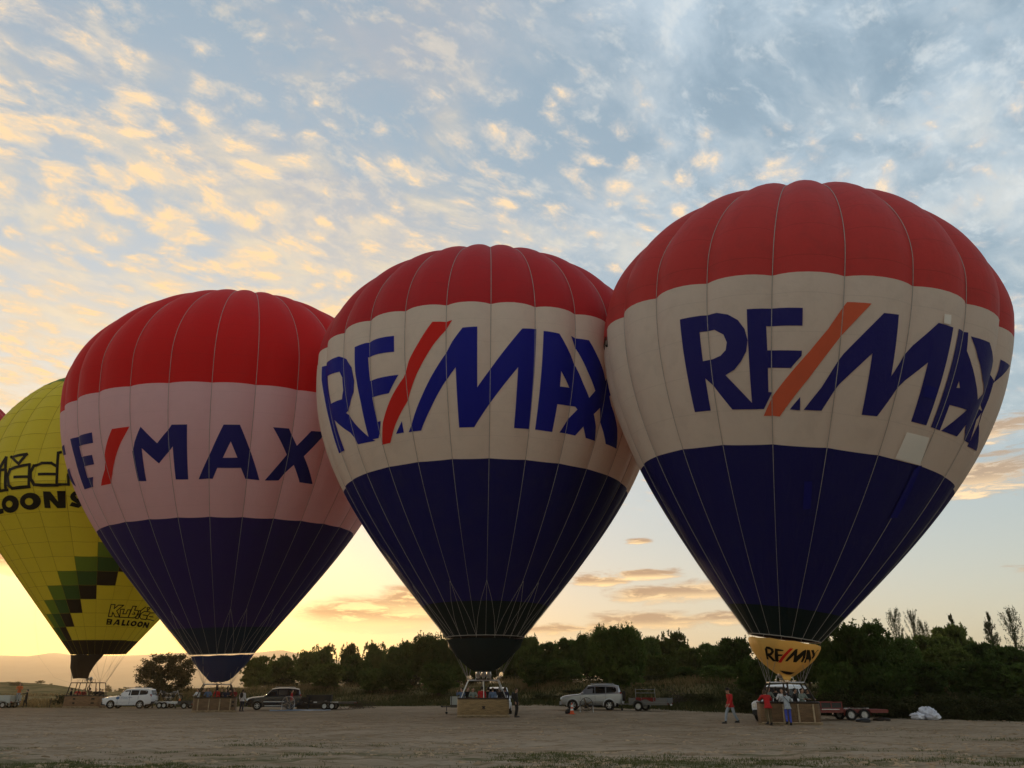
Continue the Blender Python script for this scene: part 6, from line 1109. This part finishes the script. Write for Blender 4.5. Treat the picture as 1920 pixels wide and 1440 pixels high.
aboard(L4, MB4, [(-1.58, 0., -60, 'rim', 'black', 'dark', 'passenger in black at the left end of the yellow balloon basket', .98), (-.78, -.2, 10, 'rim', 'red', 'dark', 'passenger in red left of centre in the yellow balloon basket', .97), (-.42, .2, 30, 'stand', 'darkred', 'brown', 'passenger in dark red behind the red one in the yellow balloon basket', .95),
    (.30, 0, 180, 'raise_', 'olive', 'brown', 'pilot in olive reaching up to the burner of the yellow balloon', 1.0), (1.02, -.1, 20, 'rim', 'black', 'dark', 'passenger in black right of centre in the yellow balloon basket', .95), (1.28, .2, -20, 'rim', 'navy', 'dark', 'passenger in navy behind the right rim of the yellow balloon basket', .96), (1.66, -.1, -10, 'stand', 'black', 'dark', 'passenger in black at the right end of the yellow balloon basket', .93)], 'yellow balloon')
CREW = 'people standing on the field'
person(place(1367, 46.6), math.radians(-68), 'walk', 'red', 'jeans', 'hat', 'man in red jacket and dark hat walking with his head down', CREW, 1.04)
person(place(1437, 44.55), math.radians(186), 'lean', 'red', 'olive', 'brown', 'man in red shirt and olive trousers leaning over the basket edge', CREW, 1.04)
person(place(1473, 44.6), math.radians(176), 'lean', 'grey', 'blue', 'dark', 'person in grey shirt and bright blue trousers at the basket edge', CREW, .99, 'strap')
person(place(967.5, 56.2), math.radians(70), 'stand', 'black', 'black', 'brown', 'dark-clothed person standing right of the middle basket', CREW, 1.03, 'backpack')
person(place(52, 90.5), math.radians(-60), 'point', 'black', 'black', 'dark', 'dark figure walking near the left edge of the field', CREW, 1.0)
person(place(548, 76.9), math.radians(100), 'stand', 'red', 'black', 'dark', 'person in red jacket behind the round grey fan', CREW, 1.0)
person(place(456, 73.3), math.radians(170), 'stand', 'white', 'navy', 'dark', 'person in white with a dark backpack behind the second basket', CREW, 1.02, 'backpack')
p_ = place(36, 88.0); p_.z += .66; person(p_, math.radians(20), 'rim', 'orange', 'jeans', 'brown', 'person in orange standing up on the pale trailer at left', CREW, 1.0)
# ------------------------------------------------------------------ trees and plants
def quads_from_leaves(C, D, S, Ln, Wd, tip=.35):
    n = len(C); V = np.empty((n, 4, 3)); V[:, 0] = C - S * Wd[:, None]; V[:, 1] = C + S * Wd[:, None]
    e = C + D * Ln[:, None]; V[:, 2] = e + S * (Wd * tip)[:, None]; V[:, 3] = e - S * (Wd * tip)[:, None]
    return V.reshape(-1, 3), np.arange(n * 4).reshape(n, 4)
def unit(v): return v / np.linalg.norm(v, axis=-1, keepdims=True).clip(1e-9)
def crown(kind, seed):
    """leaf clumps filling a crown one metre wide and one metre tall"""
    g = np.random.default_rng(seed); Cs = []; Ds = []; Ls = []; Ws = []
    if kind in ('pine', 'bigpine'):
        nb = 30 if kind == 'pine' else 46; tot = 6500 if kind == 'pine' else 11000; ll, ww = (.075, .022) if kind == 'pine' else (.052, .014)
        for b in range(nb):
            a = g.uniform(0, 2 * PI); t = g.uniform(0, 1) ** .8; z = .07 + .80 * t
            rm = .40 * math.sqrt(max(.05, 1 - ((z - .42) / .58) ** 2)); rr = rm * math.sqrt(g.uniform(.25, 1.0)); rad = g.uniform(.10, .17) if kind == 'pine' else g.uniform(.075, .13)
            c = np.array([rr * math.cos(a), rr * math.sin(a), z]); n = int(tot / nb); d = unit(g.normal(size=(n, 3))); d[:, 2] = np.abs(d[:, 2]) * .9 - .25; rads = rad * g.uniform(.45, 1.05, n)
            Cs.append(c + d * rads[:, None] * np.array([1, 1, .85])); Ds.append(unit(d * .7 + np.array([0, 0, .75]) + g.normal(size=(n, 3)) * .35)); Ls.append(g.uniform(.6, 1.3, n) * ll); Ws.append(g.uniform(.6, 1.2, n) * ww)
        # upright shoots that break the outline
        for k in range(80 if kind == 'pine' else 300):
            a = g.uniform(0, 2 * PI); t = g.uniform(.25, 1.); z = .3 + .62 * t; rm = .47 * math.sqrt(max(.03, 1 - ((z - .46) / .56) ** 2)); n = 12
            c = np.array([rm * math.cos(a), rm * math.sin(a), z]); s = g.uniform(0, 1, n); hgt = g.uniform(.04, .13)
            Cs.append(c + np.stack([g.normal(size=n) * .008, g.normal(size=n) * .008, s * hgt], -1)); Ds.append(unit(g.normal(size=(n, 3)) * .6 + np.array([0, 0, .8]))); Ls.append(np.full(n, ll * .55)); Ws.append(np.full(n, ww * .6))
        n = int(tot * .28); d = unit(g.normal(size=(n, 3))); Cs.append(np.array([0, 0, .48]) + d * g.uniform(0, 1, (n, 1)) ** .5 * np.array([.34, .34, .36])); Ds.append(unit(g.normal(size=(n, 3)))); Ls.append(np.full(n, ll * 1.5)); Ws.append(np.full(n, ww * 2.4))
    elif kind == 'leafy':
        for b in range(120):
            a = g.uniform(0, 2 * PI); z = g.uniform(.03, .94); rm = .44 * math.sqrt(max(.02, 1 - ((z - .42) / .58) ** 2)); rr = rm * math.sqrt(g.uniform(.15, 1)); n = 150
            c = np.array([rr * math.cos(a), rr * math.sin(a), z]); out = unit(np.array([[math.cos(a), math.sin(a), .7]]))[0]; s = g.uniform(0, 1, n)
            Cs.append(c + out * (s * .16)[:, None] + g.normal(size=(n, 3)) * .035); Ds.append(unit(g.normal(size=(n, 3)) + out * .6)); Ls.append(g.uniform(.02, .045, n)); Ws.append(g.uniform(.008, .016, n))
    elif kind in ('poplar', 'conical'):
        for b in range(46):
            z = g.uniform(.04, 1.) if kind == 'conical' else g.uniform(.15, 1.); a = g.uniform(0, 2 * PI); rm = (.5 * (1.03 - z) ** .8 if kind == 'conical' else .46 * math.sqrt(max(.04, 1 - ((z - .5) / .56) ** 2))); n = 120 if kind == 'conical' else 85
            out = unit(np.array([[math.cos(a), math.sin(a), 1.1 if kind == 'poplar' else .35]]))[0]; s = g.uniform(.05, 1, n)
            Cs.append(np.array([0, 0, z - .05]) + out * (s * rm)[:, None] + g.normal(size=(n, 3)) * .018); Ds.append(unit(g.normal(size=(n, 3)) + out)); Ls.append(g.uniform(.010, .022, n)); Ws.append(g.uniform(.006, .013, n))
    else:                                                     # bush
        for b in range(22):
            a = g.uniform(0, 2 * PI); rr = .42 * math.sqrt(g.uniform(0, 1)); z = g.uniform(.08, .82) * (1 - (rr / .5) ** 2 * .6); n = 120
            Cs.append(np.array([rr * math.cos(a), rr * math.sin(a), z]) + g.normal(size=(n, 3)) * .07); Ds.append(unit(g.normal(size=(n, 3)) + np.array([0, 0, .6]))); Ls.append(g.uniform(.03, .075, n)); Ws.append(g.uniform(.010, .024, n))
    C = np.concatenate(Cs); D = np.concatenate(Ds); Ln = np.concatenate(Ls); Wd = np.concatenate(Ws)
    C[:, 2] = np.maximum(C[:, 2], .01)
    S = unit(np.cross(D, unit(g.normal(size=C.shape)))); V, Fq = quads_from_leaves(C, D, S, Ln, Wd)
    return V, Fq
CROWNS = {}
def crown_mesh(kind, k, m):
    key = (kind, k, m)
    if key not in CROWNS: V, Fq = crown(kind, 100 + k * 7 + len(kind)); CROWNS[key] = np_mesh('crown', V, Fq, M[m])
    return CROWNS[key]
TRUNKS = {}
def trunk_mesh(kind, k):
    if (kind, k) not in TRUNKS:
        r = random.Random(k * 3 + len(kind)); q = MB(); top = .92 if kind in ('poplar', 'conical') else .62
        ax = [(r.uniform(-.02, .02) * i, r.uniform(-.02, .02) * i, top * i / 4) for i in range(5)]; th = .030 if kind in ('poplar', 'conical') else .045
        q.tube(ax, [th, th * .8, th * .62, th * .42, th * .15], 8)
        for b in range(6 if kind != 'leafy' else 9):
            t = r.uniform(.28, .85); a = r.uniform(0, 2 * PI); z = top * t; L_ = .30 * (1.1 - t * .5) * (.6 if kind in ('poplar', 'conical') else 1)
            p0 = Vector((0, 0, z)); p1 = p0 + Vector((math.cos(a) * L_ * .5, math.sin(a) * L_ * .5, .08)); p2 = p0 + Vector((math.cos(a) * L_, math.sin(a) * L_, .2)); q.tube([p0, p1, p2], [th * .45, th * .3, th * .1], 5)
        TRUNKS[(kind, k)] = q.mesh('trunk', M['bark'])
    return TRUNKS[(kind, k)]
TR = random.Random(11)
def tree(px, ytop, wpx, y, kind, label, group, m='pine', z0=.10, name=None):
    x = px2x(px, y); z = ground_z(x, y) - .05; h = max(.5, elev(ytop, y) - z); w = wpx * math.cos(PITCH) / FP * y
    k = TR.randrange(4); root = empty(name or {'pine': 'pine_tree', 'bigpine': 'pine_tree', 'leafy': 'broadleaf_tree', 'poplar': 'poplar_tree', 'conical': 'conifer_tree', 'bush': 'bush'}[kind], (x, y, z), TR.uniform(0, 6.28), label, 'bush' if kind == 'bush' else 'tree', group)
    c = link(bpy.data.objects.new('crown', crown_mesh(kind, k, m)), root); zz = h * z0; c.location = (0, 0, zz); c.scale = (w * 1.04, w * 1.04, (h - zz) * 1.0)
    if kind != 'bush':
        t = link(bpy.data.objects.new('trunk', trunk_mesh(kind, k)), root); t.scale = (w * .9 if kind not in ('poplar', 'conical') else h * .5, w * .9 if kind not in ('poplar', 'conical') else h * .5, h)
    return root
G1, G2, G3 = 'pines in the row behind the field', 'thin trees rising above the pines at right', 'bushes along the field edge'
tree(308, 1231, 92, 112, 'leafy', 'lone broad-leaved tree with ragged twigs left of the second basket', 'trees beyond the field', 'leafy', .0)
PN = [ # px, top row, width px, distance, kind, material, label
 (476, 1230, 58, 112, 'pine', 'pine2', 'leftmost round pine, just right of the second balloon scoop'), (526, 1226, 58, 116, 'pine', 'pine2', 'second round pine from the left end of the row'), (570, 1221, 50, 124, 'pine', 'pine2', 'pale pine behind the gap between the two leftmost ones and the taller crowns'),
 (600, 1207, 54, 128, 'pine', 'pine2', 'tall rounded pine above the dark blue car tail'), (612, 1244, 66, 102, 'pine', 'pine2', 'low globe-shaped pine in front of the row, above the black trailer'), (650, 1206, 40, 130, 'pine', 'pine2', 'small-headed pine left of the tall feathery one'),
 (668, 1230, 58, 112, 'pine', 'pine', 'bushy pine right of the low globe-shaped one'), (699, 1203, 50, 126, 'pine', 'pine2', 'feathery tall pine between the second and middle balloons'), (736, 1210, 46, 122, 'pine', 'pine', 'shorter pine right of the feathery tall one'),
 (694, 1252, 52, 100, 'pine', 'pine', 'low dark pine in front, right of the black trailer'), (768, 1200, 62, 118, 'pine', 'pine', 'dense dark pine left of the broad one by the middle balloon'), (806, 1186, 84, 104, 'bigpine', 'pine', 'broad dark pine left of the middle balloon scoop'),
 (742, 1246, 62, 98, 'pine', 'pine', 'low pine under the dense dark one'), (858, 1196, 62, 106, 'pine', 'pine', 'pine whose top shows behind the left rim of the dark scoop'), (908, 1212, 66, 110, 'pine', 'pine', 'pine hidden behind the dark scoop of the middle balloon'),
 (822, 1244, 70, 92, 'pine', 'pine', 'low pine left of the middle basket, below the scoop'), (958, 1200, 54, 104, 'pine', 'pine', 'pine just right of the dark scoop'), (990, 1191, 52, 100, 'pine', 'pine', 'tall narrow pine right of the middle balloon'),
 (1030, 1204, 56, 102, 'pine', 'pine', 'mid-height pine in the gap above the dry grass'), (1066, 1196, 56, 98, 'pine', 'pine', 'pine left of the tall spiky one behind the silver car'), (1006, 1238, 60, 92, 'pine', 'pine', 'low pine above the dry grass right of the middle basket'), (1058, 1236, 66, 90, 'pine', 'pine', 'low pine left of the big dark one'),
 (1106, 1186, 58, 94, 'bigpine', 'pine', 'spiky tall pine left of the big dark one'), (1160, 1171, 112, 76, 'bigpine', 'pine', 'big dark pine reaching the ground behind the silver car'), (1216, 1194, 58, 94, 'pine', 'pine', 'pine at the right shoulder of the big dark one'), (1266, 1182, 68, 98, 'pine', 'pine2', 'smooth round pine standing above its neighbours between the middle and largest balloons'),
 (1240, 1228, 64, 88, 'pine', 'pine2', 'lower pine left of and below the smooth round one'), (1302, 1214, 62, 90, 'pine', 'pine2', 'pine right of and below the smooth round one'), (1342, 1206, 60, 88, 'pine', 'pine', 'spiky pine halfway between the smooth round one and the cream scoop'), (1388, 1194, 70, 82, 'pine', 'pine', 'pine left of the cream scoop'),
 (1290, 1250, 70, 80, 'pine', 'pine', 'low pine behind the grey trailer'), (1350, 1248, 70, 74, 'pine', 'pine', 'low pine above the hatted man'), (1418, 1234, 74, 66, 'pine', 'pine', 'dark pine behind the left shoulder of the white truck'), (1462, 1206, 70, 82, 'pine', 'pine', 'pine hidden behind the cream scoop'), (1520, 1214, 62, 72, 'pine', 'pine', 'pine just right of the cream scoop'),
 (1562, 1196, 80, 66, 'bigpine', 'pine', 'pine left of the biggest spiky one at right'), (1622, 1164, 138, 60, 'bigpine', 'pine', 'biggest spiky pine, behind the red trailer'), (1690, 1192, 92, 66, 'bigpine', 'pine', 'dark pine under the thin poplars'), (1762, 1190, 88, 68, 'pine', 'pine2', 'rounded pine between the poplars and the pointed one'),
 (1800, 1172, 84, 72, 'pine', 'pine2', 'tall broad pine above the white sacks'), (1790, 1214, 92, 60, 'pine', 'pine2', 'lower lighter pine above the white sacks'), (1856, 1206, 84, 66, 'pine', 'pine', 'pine between the pointed one and the right edge'), (1906, 1210, 84, 60, 'pine', 'pine', 'pine at the right picture edge'), (1664, 1246, 96, 56, 'pine', 'pine', 'low dark pine right of the red trailer'),
 (1738, 1242, 96, 58, 'pine', 'pine', 'low dark pine behind the white sacks'), (1846, 1240, 104, 54, 'pine', 'pine', 'low broad pine in front at far right'), (1930, 1244, 96, 52, 'pine', 'pine', 'low pine cut by the right edge'), (1574, 1240, 78, 58, 'pine', 'pine', 'low pine above the front of the red trailer')]
for (px, yt, w, y, kd, m_, lb) in PN: tree(px, yt, w, y, kd, lb, G1, m_, .0 if yt > 1225 else .04)
for (px, yt, w, y, kd, lb) in [(1699, 1155, 46, 92, 'poplar', 'left one of the two thin poplars above the dark pines'), (1733, 1158, 50, 90, 'poplar', 'right one of the two thin poplars above the dark pines'), (1808, 1150, 50, 84, 'conical', 'pointed conifer top rising out of the broad pine'), (1881, 1146, 56, 80, 'conical', 'lone sparse pointed conifer near the right edge'), (1922, 1154, 62, 84, 'poplar', 'sparse half-bare tree at the right edge'), (1752, 1176, 36, 88, 'poplar', 'short thin poplar right of the pair')]:
    tree(px, yt, w, y, kd, lb, G2, 'poplar', .05)
for (px, yt, w, y, lb) in [(28, 1277, 27, 215, 'rounded grey-green bush on the left hill slope above the orange figure'), (71, 1274, 17, 250, 'small dome-shaped bush alone on the left hill crest'), (11, 1279, 12, 250, 'small bush on the hill crest at the left edge'), (93, 1281, 6, 252, 'tiny bush on the hill crest right of the dome-shaped one'),
     (203, 1283, 15, 300, 'distant round bush right of the yellow balloon basket'), (236, 1286, 22, 260, 'distant bush above the roof of the white car'), (256, 1284, 12, 240, 'distant narrow bush left of the lone tree'), (222, 1289, 16, 280, 'low distant bush above the bonnet of the white car')]:
    tree(px, yt, w, y, 'bush', lb, 'bushes far off beyond the field', 'leafy', 0.)
for (px, yt, w, y, lb) in [(112, 1300, 40, 100, 'low dark bush left of the yellow balloon basket'), (1246, 1299, 34, 71, 'dark bramble left of the brushwood'), (1086, 1300, 70, 84, 'dark bramble behind the front of the silver car'), (1020, 1298, 60, 84, 'dark bramble right of the middle basket'), (1588, 1284, 70, 55, 'bramble right behind the red trailer front'), (1640, 1290, 80, 53.5, 'bramble behind the tail of the red trailer'), (1694, 1294, 80, 52.8, 'bramble left of the white sacks'), (1752, 1290, 90, 52.2, 'bramble right above the white sacks'),
     (1812, 1296, 90, 50.5, 'bramble right of the white sacks'), (1866, 1300, 90, 49.5, 'bramble near the right edge'), (1915, 1296, 80, 49, 'bramble at the right picture edge'), (1330, 1294, 60, 66, 'bramble left of the hatted man'), (1400, 1290, 60, 60, 'bramble left of the white truck'), (1545, 1292, 50, 57, 'bramble behind the red trailer drawbar'), (1292, 1297, 44, 69, 'low bramble right of the grey trailer')]:
    tree(px, yt, w, y, 'bush', lb, G3, 'bramble', 0.)
UB = [(505, 1266, 'first'), (548, 1264, 'x'), (640, 1262, 'x'), (700, 1268, 'x'), (784, 1262, 'x'), (852, 1264, 'x'), (972, 1260, 'x'), (1035, 1264, 'x'), (1110, 1258, 'x'), (1206, 1258, 'x')]
UL = ['dark low scrub under the two leftmost pines', 'dark low scrub beneath the pale third pine', 'dark low scrub in the gap right of the globe-shaped pine', 'dark low scrub right of the low dark pine', 'dark low scrub beneath the broad pine left of the scoop', 'dark low scrub just left of the middle basket, under the pines',
      'dark low scrub under the pines right of the dark scoop', 'dark low scrub above the dry grass right of the middle basket', 'dark low scrub left of the big dark pine', 'dark low scrub right of the big dark pine']
for (px, yt, _), lb in zip(UB, UL): tree(px, yt, 92, interp(px, [500, 850, 1200], [118, 108, 88]), 'bush', lb, 'low scrub beneath the pines', 'bramble', 0.)
def grass(name, n, seed, px0, px1, d0, d1, hgt, wid, m, keep, lean=.35):
    """blades standing on the land, placed by bearing and distance behind the field edge"""
    g = np.random.default_rng(seed); C = []; Hh = []
    P = g.uniform(px0, px1, n); Dd = g.uniform(0, 1, n); K = g.uniform(0, 1, n)
    for p, d, k in zip(P, Dd, K):
        y = verge(p) + d0(p) + (d1(p) - d0(p)) * d; x = px2x(p, y); f = keep(p, y, x, d)
        if k > f: continue
        C.append((x, y, ground_z(x, y) - .02)); Hh.append(f)
    C = np.array(C); n = len(C); D = unit(g.normal(size=(n, 3)) * lean + np.array([0, 0, 1])); S = unit(np.stack([g.normal(size=n), g.normal(size=n) * .5, np.zeros(n)], -1))
    V, Fq = quads_from_leaves(C, D, S, g.uniform(hgt[0], hgt[1], n) * (.6 + .4 * np.array(Hh)), g.uniform(wid[0], wid[1], n), .25)
    o = link(bpy.data.objects.new(name, np_mesh(name, V, Fq, M[m]))); tag(o, kind='stuff'); return o
def dry(px, y, x, d):
    a = max(math.exp(-((px - 1010) / 70) ** 2), math.exp(-((px - 1330) / 110) ** 2) * .95, math.exp(-((px - 560) / 170) ** 2) * .55, .25)
    return max(0., min(1., a * max(0., d - .30) * 1.9 + .45 * hh(x, y, .25, 4.) * min(1., d * 1.5)))
tag(grass('dry_grass', 60000, 1, 330, 1960, lambda p: 2.5, lambda p: 17, (.45, 1.0), (.012, .028), 'straw', dry), 'tall dry grass along the bank behind the cars', 'grass')
tag(grass('green_weeds', 60000, 2, 330, 1960, lambda p: -.4, lambda p: 14, (.16, .55), (.02, .05), 'weed', lambda p, y, x, d: max(0., min(1., .95 - d * .55 + .7 * hh(x, y, .3, 9.))), .6), 'low green weeds at the edge of the field', 'weeds')
tag(grass('plain_grass', 26000, 4, -120, 420, lambda p: .5, lambda p: 90, (.25, .6), (.05, .11), 'straw', lambda p, y, x, d: max(0., min(1., .35 + .9 * hh(x, y, .06, 2.))), .4), 'dry grass on the plain at left', 'grass')
tag(grass('verge_tufts', 9000, 5, -60, 1980, lambda p: -2.2, lambda p: .6, (.06, .2), (.012, .03), 'weed', lambda p, y, x, d: max(0., min(1., d * .8 + .5 * hh(x, y, .5, 3.))), .7), 'scattered tufts where the field meets the bank', 'grass')
def field_turf():
    g = np.random.default_rng(9); n = 230000; y = 15.5 + g.uniform(0, 1, n) ** 1.3 * 26; px = g.uniform(-40, 1960, n); x = (px - 960) * math.cos(PITCH) / FP * y
    f = np.array([.62 * hh(a * .45, b, .34, 6.) + .45 * hh(a * .7, b, .9, 2.) + .25 * hh(a, b, 2.5, 1.) for a, b in zip(x, y)])
    pref = np.interp(y, [15, 18, 20, 22, 25, 30, 42], [.44, .44, .26, .18, -.06, -.3, -.5]); right = np.interp(px, [1100, 1600], [0, .14])
    k = f + pref + right * (y > 20) + g.normal(size=n) * .10 > .30; x, y = x[k], y[k]; n = len(x); C = np.stack([x, y, np.array([ground_z(a, b) for a, b in zip(x, y)]) - .005], -1)
    D = unit(g.normal(size=(n, 3)) * .55 + np.array([0, 0, 1])); S = unit(np.stack([g.normal(size=n), g.normal(size=n) * .5, np.zeros(n)], -1))
    V, Fq = quads_from_leaves(C, D, S, g.uniform(.025, .075, n), g.uniform(.005, .012, n), .3)
    o = link(bpy.data.objects.new('field_turf', np_mesh('field_turf', V, Fq, M['turf']))); tag(o, 'worn short grass in patches on the near field', 'grass', kind='stuff')
field_turf()
def clods():
    g = np.random.default_rng(4); n = 24000; y = 16 + g.uniform(0, 1, n) ** 1.4 * 52; px = g.uniform(-40, 1960, n); x = (px - 960) * math.cos(PITCH) / FP * y
    f = np.array([hh(a * .5, b, .5, 3.) + .6 * hh(a, b, 1.7, 8.) for a, b in zip(x, y)]); k = f > .05; x, y = x[k], y[k]; n = len(x)
    t5 = np.arange(5) * 2 * PI / 5; lowr = np.stack([np.cos(t5), np.sin(t5), t5 * 0], -1); mid = np.stack([.82 * np.cos(t5 + .5), .82 * np.sin(t5 + .5), t5 * 0 + .34], -1); base = np.concatenate([lowr, mid, [(0., 0., .56)]])
    Fb = np.array([(i, (i + 1) % 5, 5 + i) for i in range(5)] + [((i + 1) % 5, 5 + (i + 1) % 5, 5 + i) for i in range(5)] + [(5 + i, 5 + (i + 1) % 5, 10) for i in range(5)])
    s = g.uniform(.016, .05, n) * g.uniform(.4, 1.9, n); V = base[None] * s[:, None, None] * g.uniform(.6, 1.3, (n, 11, 1)) * np.stack([g.uniform(.8, 1.6, n), g.uniform(.8, 1.4, n), g.uniform(.6, 1.2, n)], -1)[:, None] + np.stack([x, y, np.array([ground_z(a, b) for a, b in zip(x, y)]) - .006], -1)[:, None]
    Fq = (Fb[None] + np.arange(n)[:, None, None] * 11).reshape(-1, 3)
    o = link(bpy.data.objects.new('clods', np_mesh('clods', V.reshape(-1, 3), Fq, M['stone']))); tag(o, 'small clods of dry earth strewn over the field', 'clods', kind='stuff')
clods()
# ------------------------------------------------------------------ small things on the field
def cone(px, y):
    p = place(px, y); root = empty('traffic_cone', p, .2, 'orange traffic cone with a white band in front of the silver car', 'cone')
    q = MB(); q.box((0, 0, .02), (.38, .38, .04)); q.build('base', M['orange'], root, smooth=False)
    q = MB(); q.lathe([(.145, .04), (.030, .72), (.022, .74), (0, .74)], 20); c = q.build('cone_body', M['orange'], root)
    for z0, z1 in ((.24, .36), (.46, .60)):
        r = lambda z: .145 - (z - .04) / .68 * .115; q = MB(); q.lathe([(r(z0) + .004, z0), (r(z1) + .004, z1)], 20); q.build('band', M['whiteband'], c)
cone(1071.5, 60.2)
def bag(px, y, size, label, m='black', rz=0.):
    p = place(px, y); root = empty('bag', p, rz, label, 'bag', 'dark bags lying on the field'); x, y_, z = size
    q = MB(); lo = []
    for t, g_ in ((0, .86), (.12, 1.), (.6, 1.), (.88, .82), (1., .45)): lo.append([(a * (1 + .06 * math.sin(b * 9)), b, t * z * (1 + .08 * math.sin(a * 6))) for a, b in rounded_rect(x * g_, y_ * g_, min(x, y_) * .38 * g_)])
    loops_to_mesh(q, lo); q.add(lo[-1], [tuple(range(20))]); b = q.build('bag_body', M[m], root)
    q = MB(); q.tube([(-x * .2, 0, z * .98), (-x * .1, 0, z * 1.12), (x * .1, 0, z * 1.12), (x * .2, 0, z * .98)], .018, 6); q.build('handle', M['leather'], b)
bag(1066, 61.0, (.55, .35, .34), 'small black bag lying behind the traffic cone')
bag(1611, 47.6, (.75, .5, .2), 'flat black bag in front of the red trailer wheels'); bag(1646, 49.4, (.95, .5, .16), 'flat dark bag right of the red trailer wheels', 'leather', .1)
def sacks():
    for (px, y, r, lb, sd) in [(1712, 49.8, (.36, .32, .22), 'lower left white sack of the pile at right', 1), (1733, 50.2, (.48, .42, .40), 'tallest white sack of the pile at right', 2), (1744, 49.6, (.32, .30, .26), 'small white sack at the right side of the pile', 3)]:
        p = place(px, y); root = empty('white_sack', p, 0, lb, 'sack', 'white cloth sacks in a pile'); g = random.Random(sd); q = MB(); nu, nv = 40, 24; vs = []; fs = []
        for j in range(nv + 1):
            f = PI * j / nv - PI / 2
            for i in range(nu):
                t = 2 * PI * i / nu; n_ = 1 + .55 * mnoise.noise(Vector((math.cos(t) * 1.9 + sd * 3, math.sin(t) * 1.9, f * 2.0))) + .30 * mnoise.noise(Vector((math.cos(t) * 5 + sd, math.sin(t) * 5, f * 5)))
                vs.append((r[0] * math.cos(f) * math.cos(t) * n_, r[1] * math.cos(f) * math.sin(t) * n_, max(0.01, r[2] * .75 + r[2] * .85 * math.sin(f) * n_)))
        for j in range(nv):
            for i in range(nu): fs.append((j * nu + i, j * nu + (i + 1) % nu, (j + 1) * nu + (i + 1) % nu, (j + 1) * nu + i))
        q.add(vs, fs); b = q.build('sack_cloth', M['whitebag'], root, ang=180)
        q = MB(); q.lathe([(.05, 0), (.035, .05), (.07, .11), (.04, .12)], 10, 0, Matrix.Translation((r[0] * .1, -r[1] * .2, r[2] * 1.5)) @ Matrix.Rotation(.5, 4, 'X')); q.build('tied_neck', M['whitebag'], b)
sacks()
def tarp():
    p0 = place(565, 74.2); q = MB(); V = []; nx, ny = 40, 8
    for j in range(ny + 1):
        for i in range(nx + 1):
            px = 509 + (623 - 509) * i / nx; y = 73.2 + j / ny * 3.6 + (i / nx) * 1.6; x = px2x(px, y); V.append((x - p0.x, y - p0.y, ground_z(x, y) - p0.z + .02 + .03 * (hh(x, y, 1.3, 2.) + .6)))
    o = link(bpy.data.objects.new('groundsheet', np_mesh('groundsheet', np.array(V), np.array([(j * (nx + 1) + i, j * (nx + 1) + i + 1, (j + 1) * (nx + 1) + i + 1, (j + 1) * (nx + 1) + i) for j in range(ny) for i in range(nx)]), M['tarp']))); o.location = p0
    tag(o, 'blue-grey groundsheet spread flat before the dark blue car', 'groundsheet')
tarp()
def post(px, y, h, label, lean):
    p = place(px, y); q = MB(); q.tube([(0, 0, -.05), (lean * .5, 0, h * .5), (lean, 0, h)], [.05, .045, .04], 8); o = q.build('post', M['bark']); o.location = p; tag(o, label, 'post')
post(98, 90.3, .95, 'short leaning stake left of the yellow balloon basket', .08)
def brush(px, y, w, h, n, label, seed):
    p = place(px, y); g = random.Random(seed); root = empty('brushwood', p, 0, label, 'brushwood', 'heaps of cut branches'); q = MB()
    for k in range(n):
        a = g.uniform(0, 2 * PI); c = Vector((g.gauss(0, w * .28), g.gauss(0, w * .16), abs(g.gauss(0, h * .35)) + .05)); d = Vector((math.cos(a), math.sin(a) * .6, g.uniform(-.3, .7))).normalized() * g.uniform(.25, .6)
        q.tube([c - d, c + Vector((0, 0, .05)), c + d], [.018, .014, .006], 4)
    q.build('branches', M['bark'], root)
brush(1272, 68.6, 1.9, 1.0, 110, 'heap of grey cut branches right of the grey trailer', 2); brush(1192, 71, 1.2, .5, 40, 'low heap of branches behind the drawbar of the grey trailer', 5)
brush(676, 80.2, 2.6, .9, 90, 'tangle of dark branches at the tail of the black trailer', 8)
# tether lines of the yellow balloon and the drag line that hangs at its left
def line(pts, name, label):
    q = MB(); q.tube(pts, .007, 4); o = q.build(name, M['rope']); return tag(o, label, 'rope')
c_ = L4 + (MB4 @ Vector((-1.7, 0, 2.3)))
line([c_, c_ + Vector((-2.2, .5, .55)), c_ + Vector((-4.6, 1.2, 2.6)), c_ + Vector((-6.2, 2., 6.0)), c_ + Vector((-7.4, 2.6, 11.)), c_ + Vector((-8.2, 3., 15.))], 'tether_rope', 'thin slack rope rising left from the yellow balloon basket')
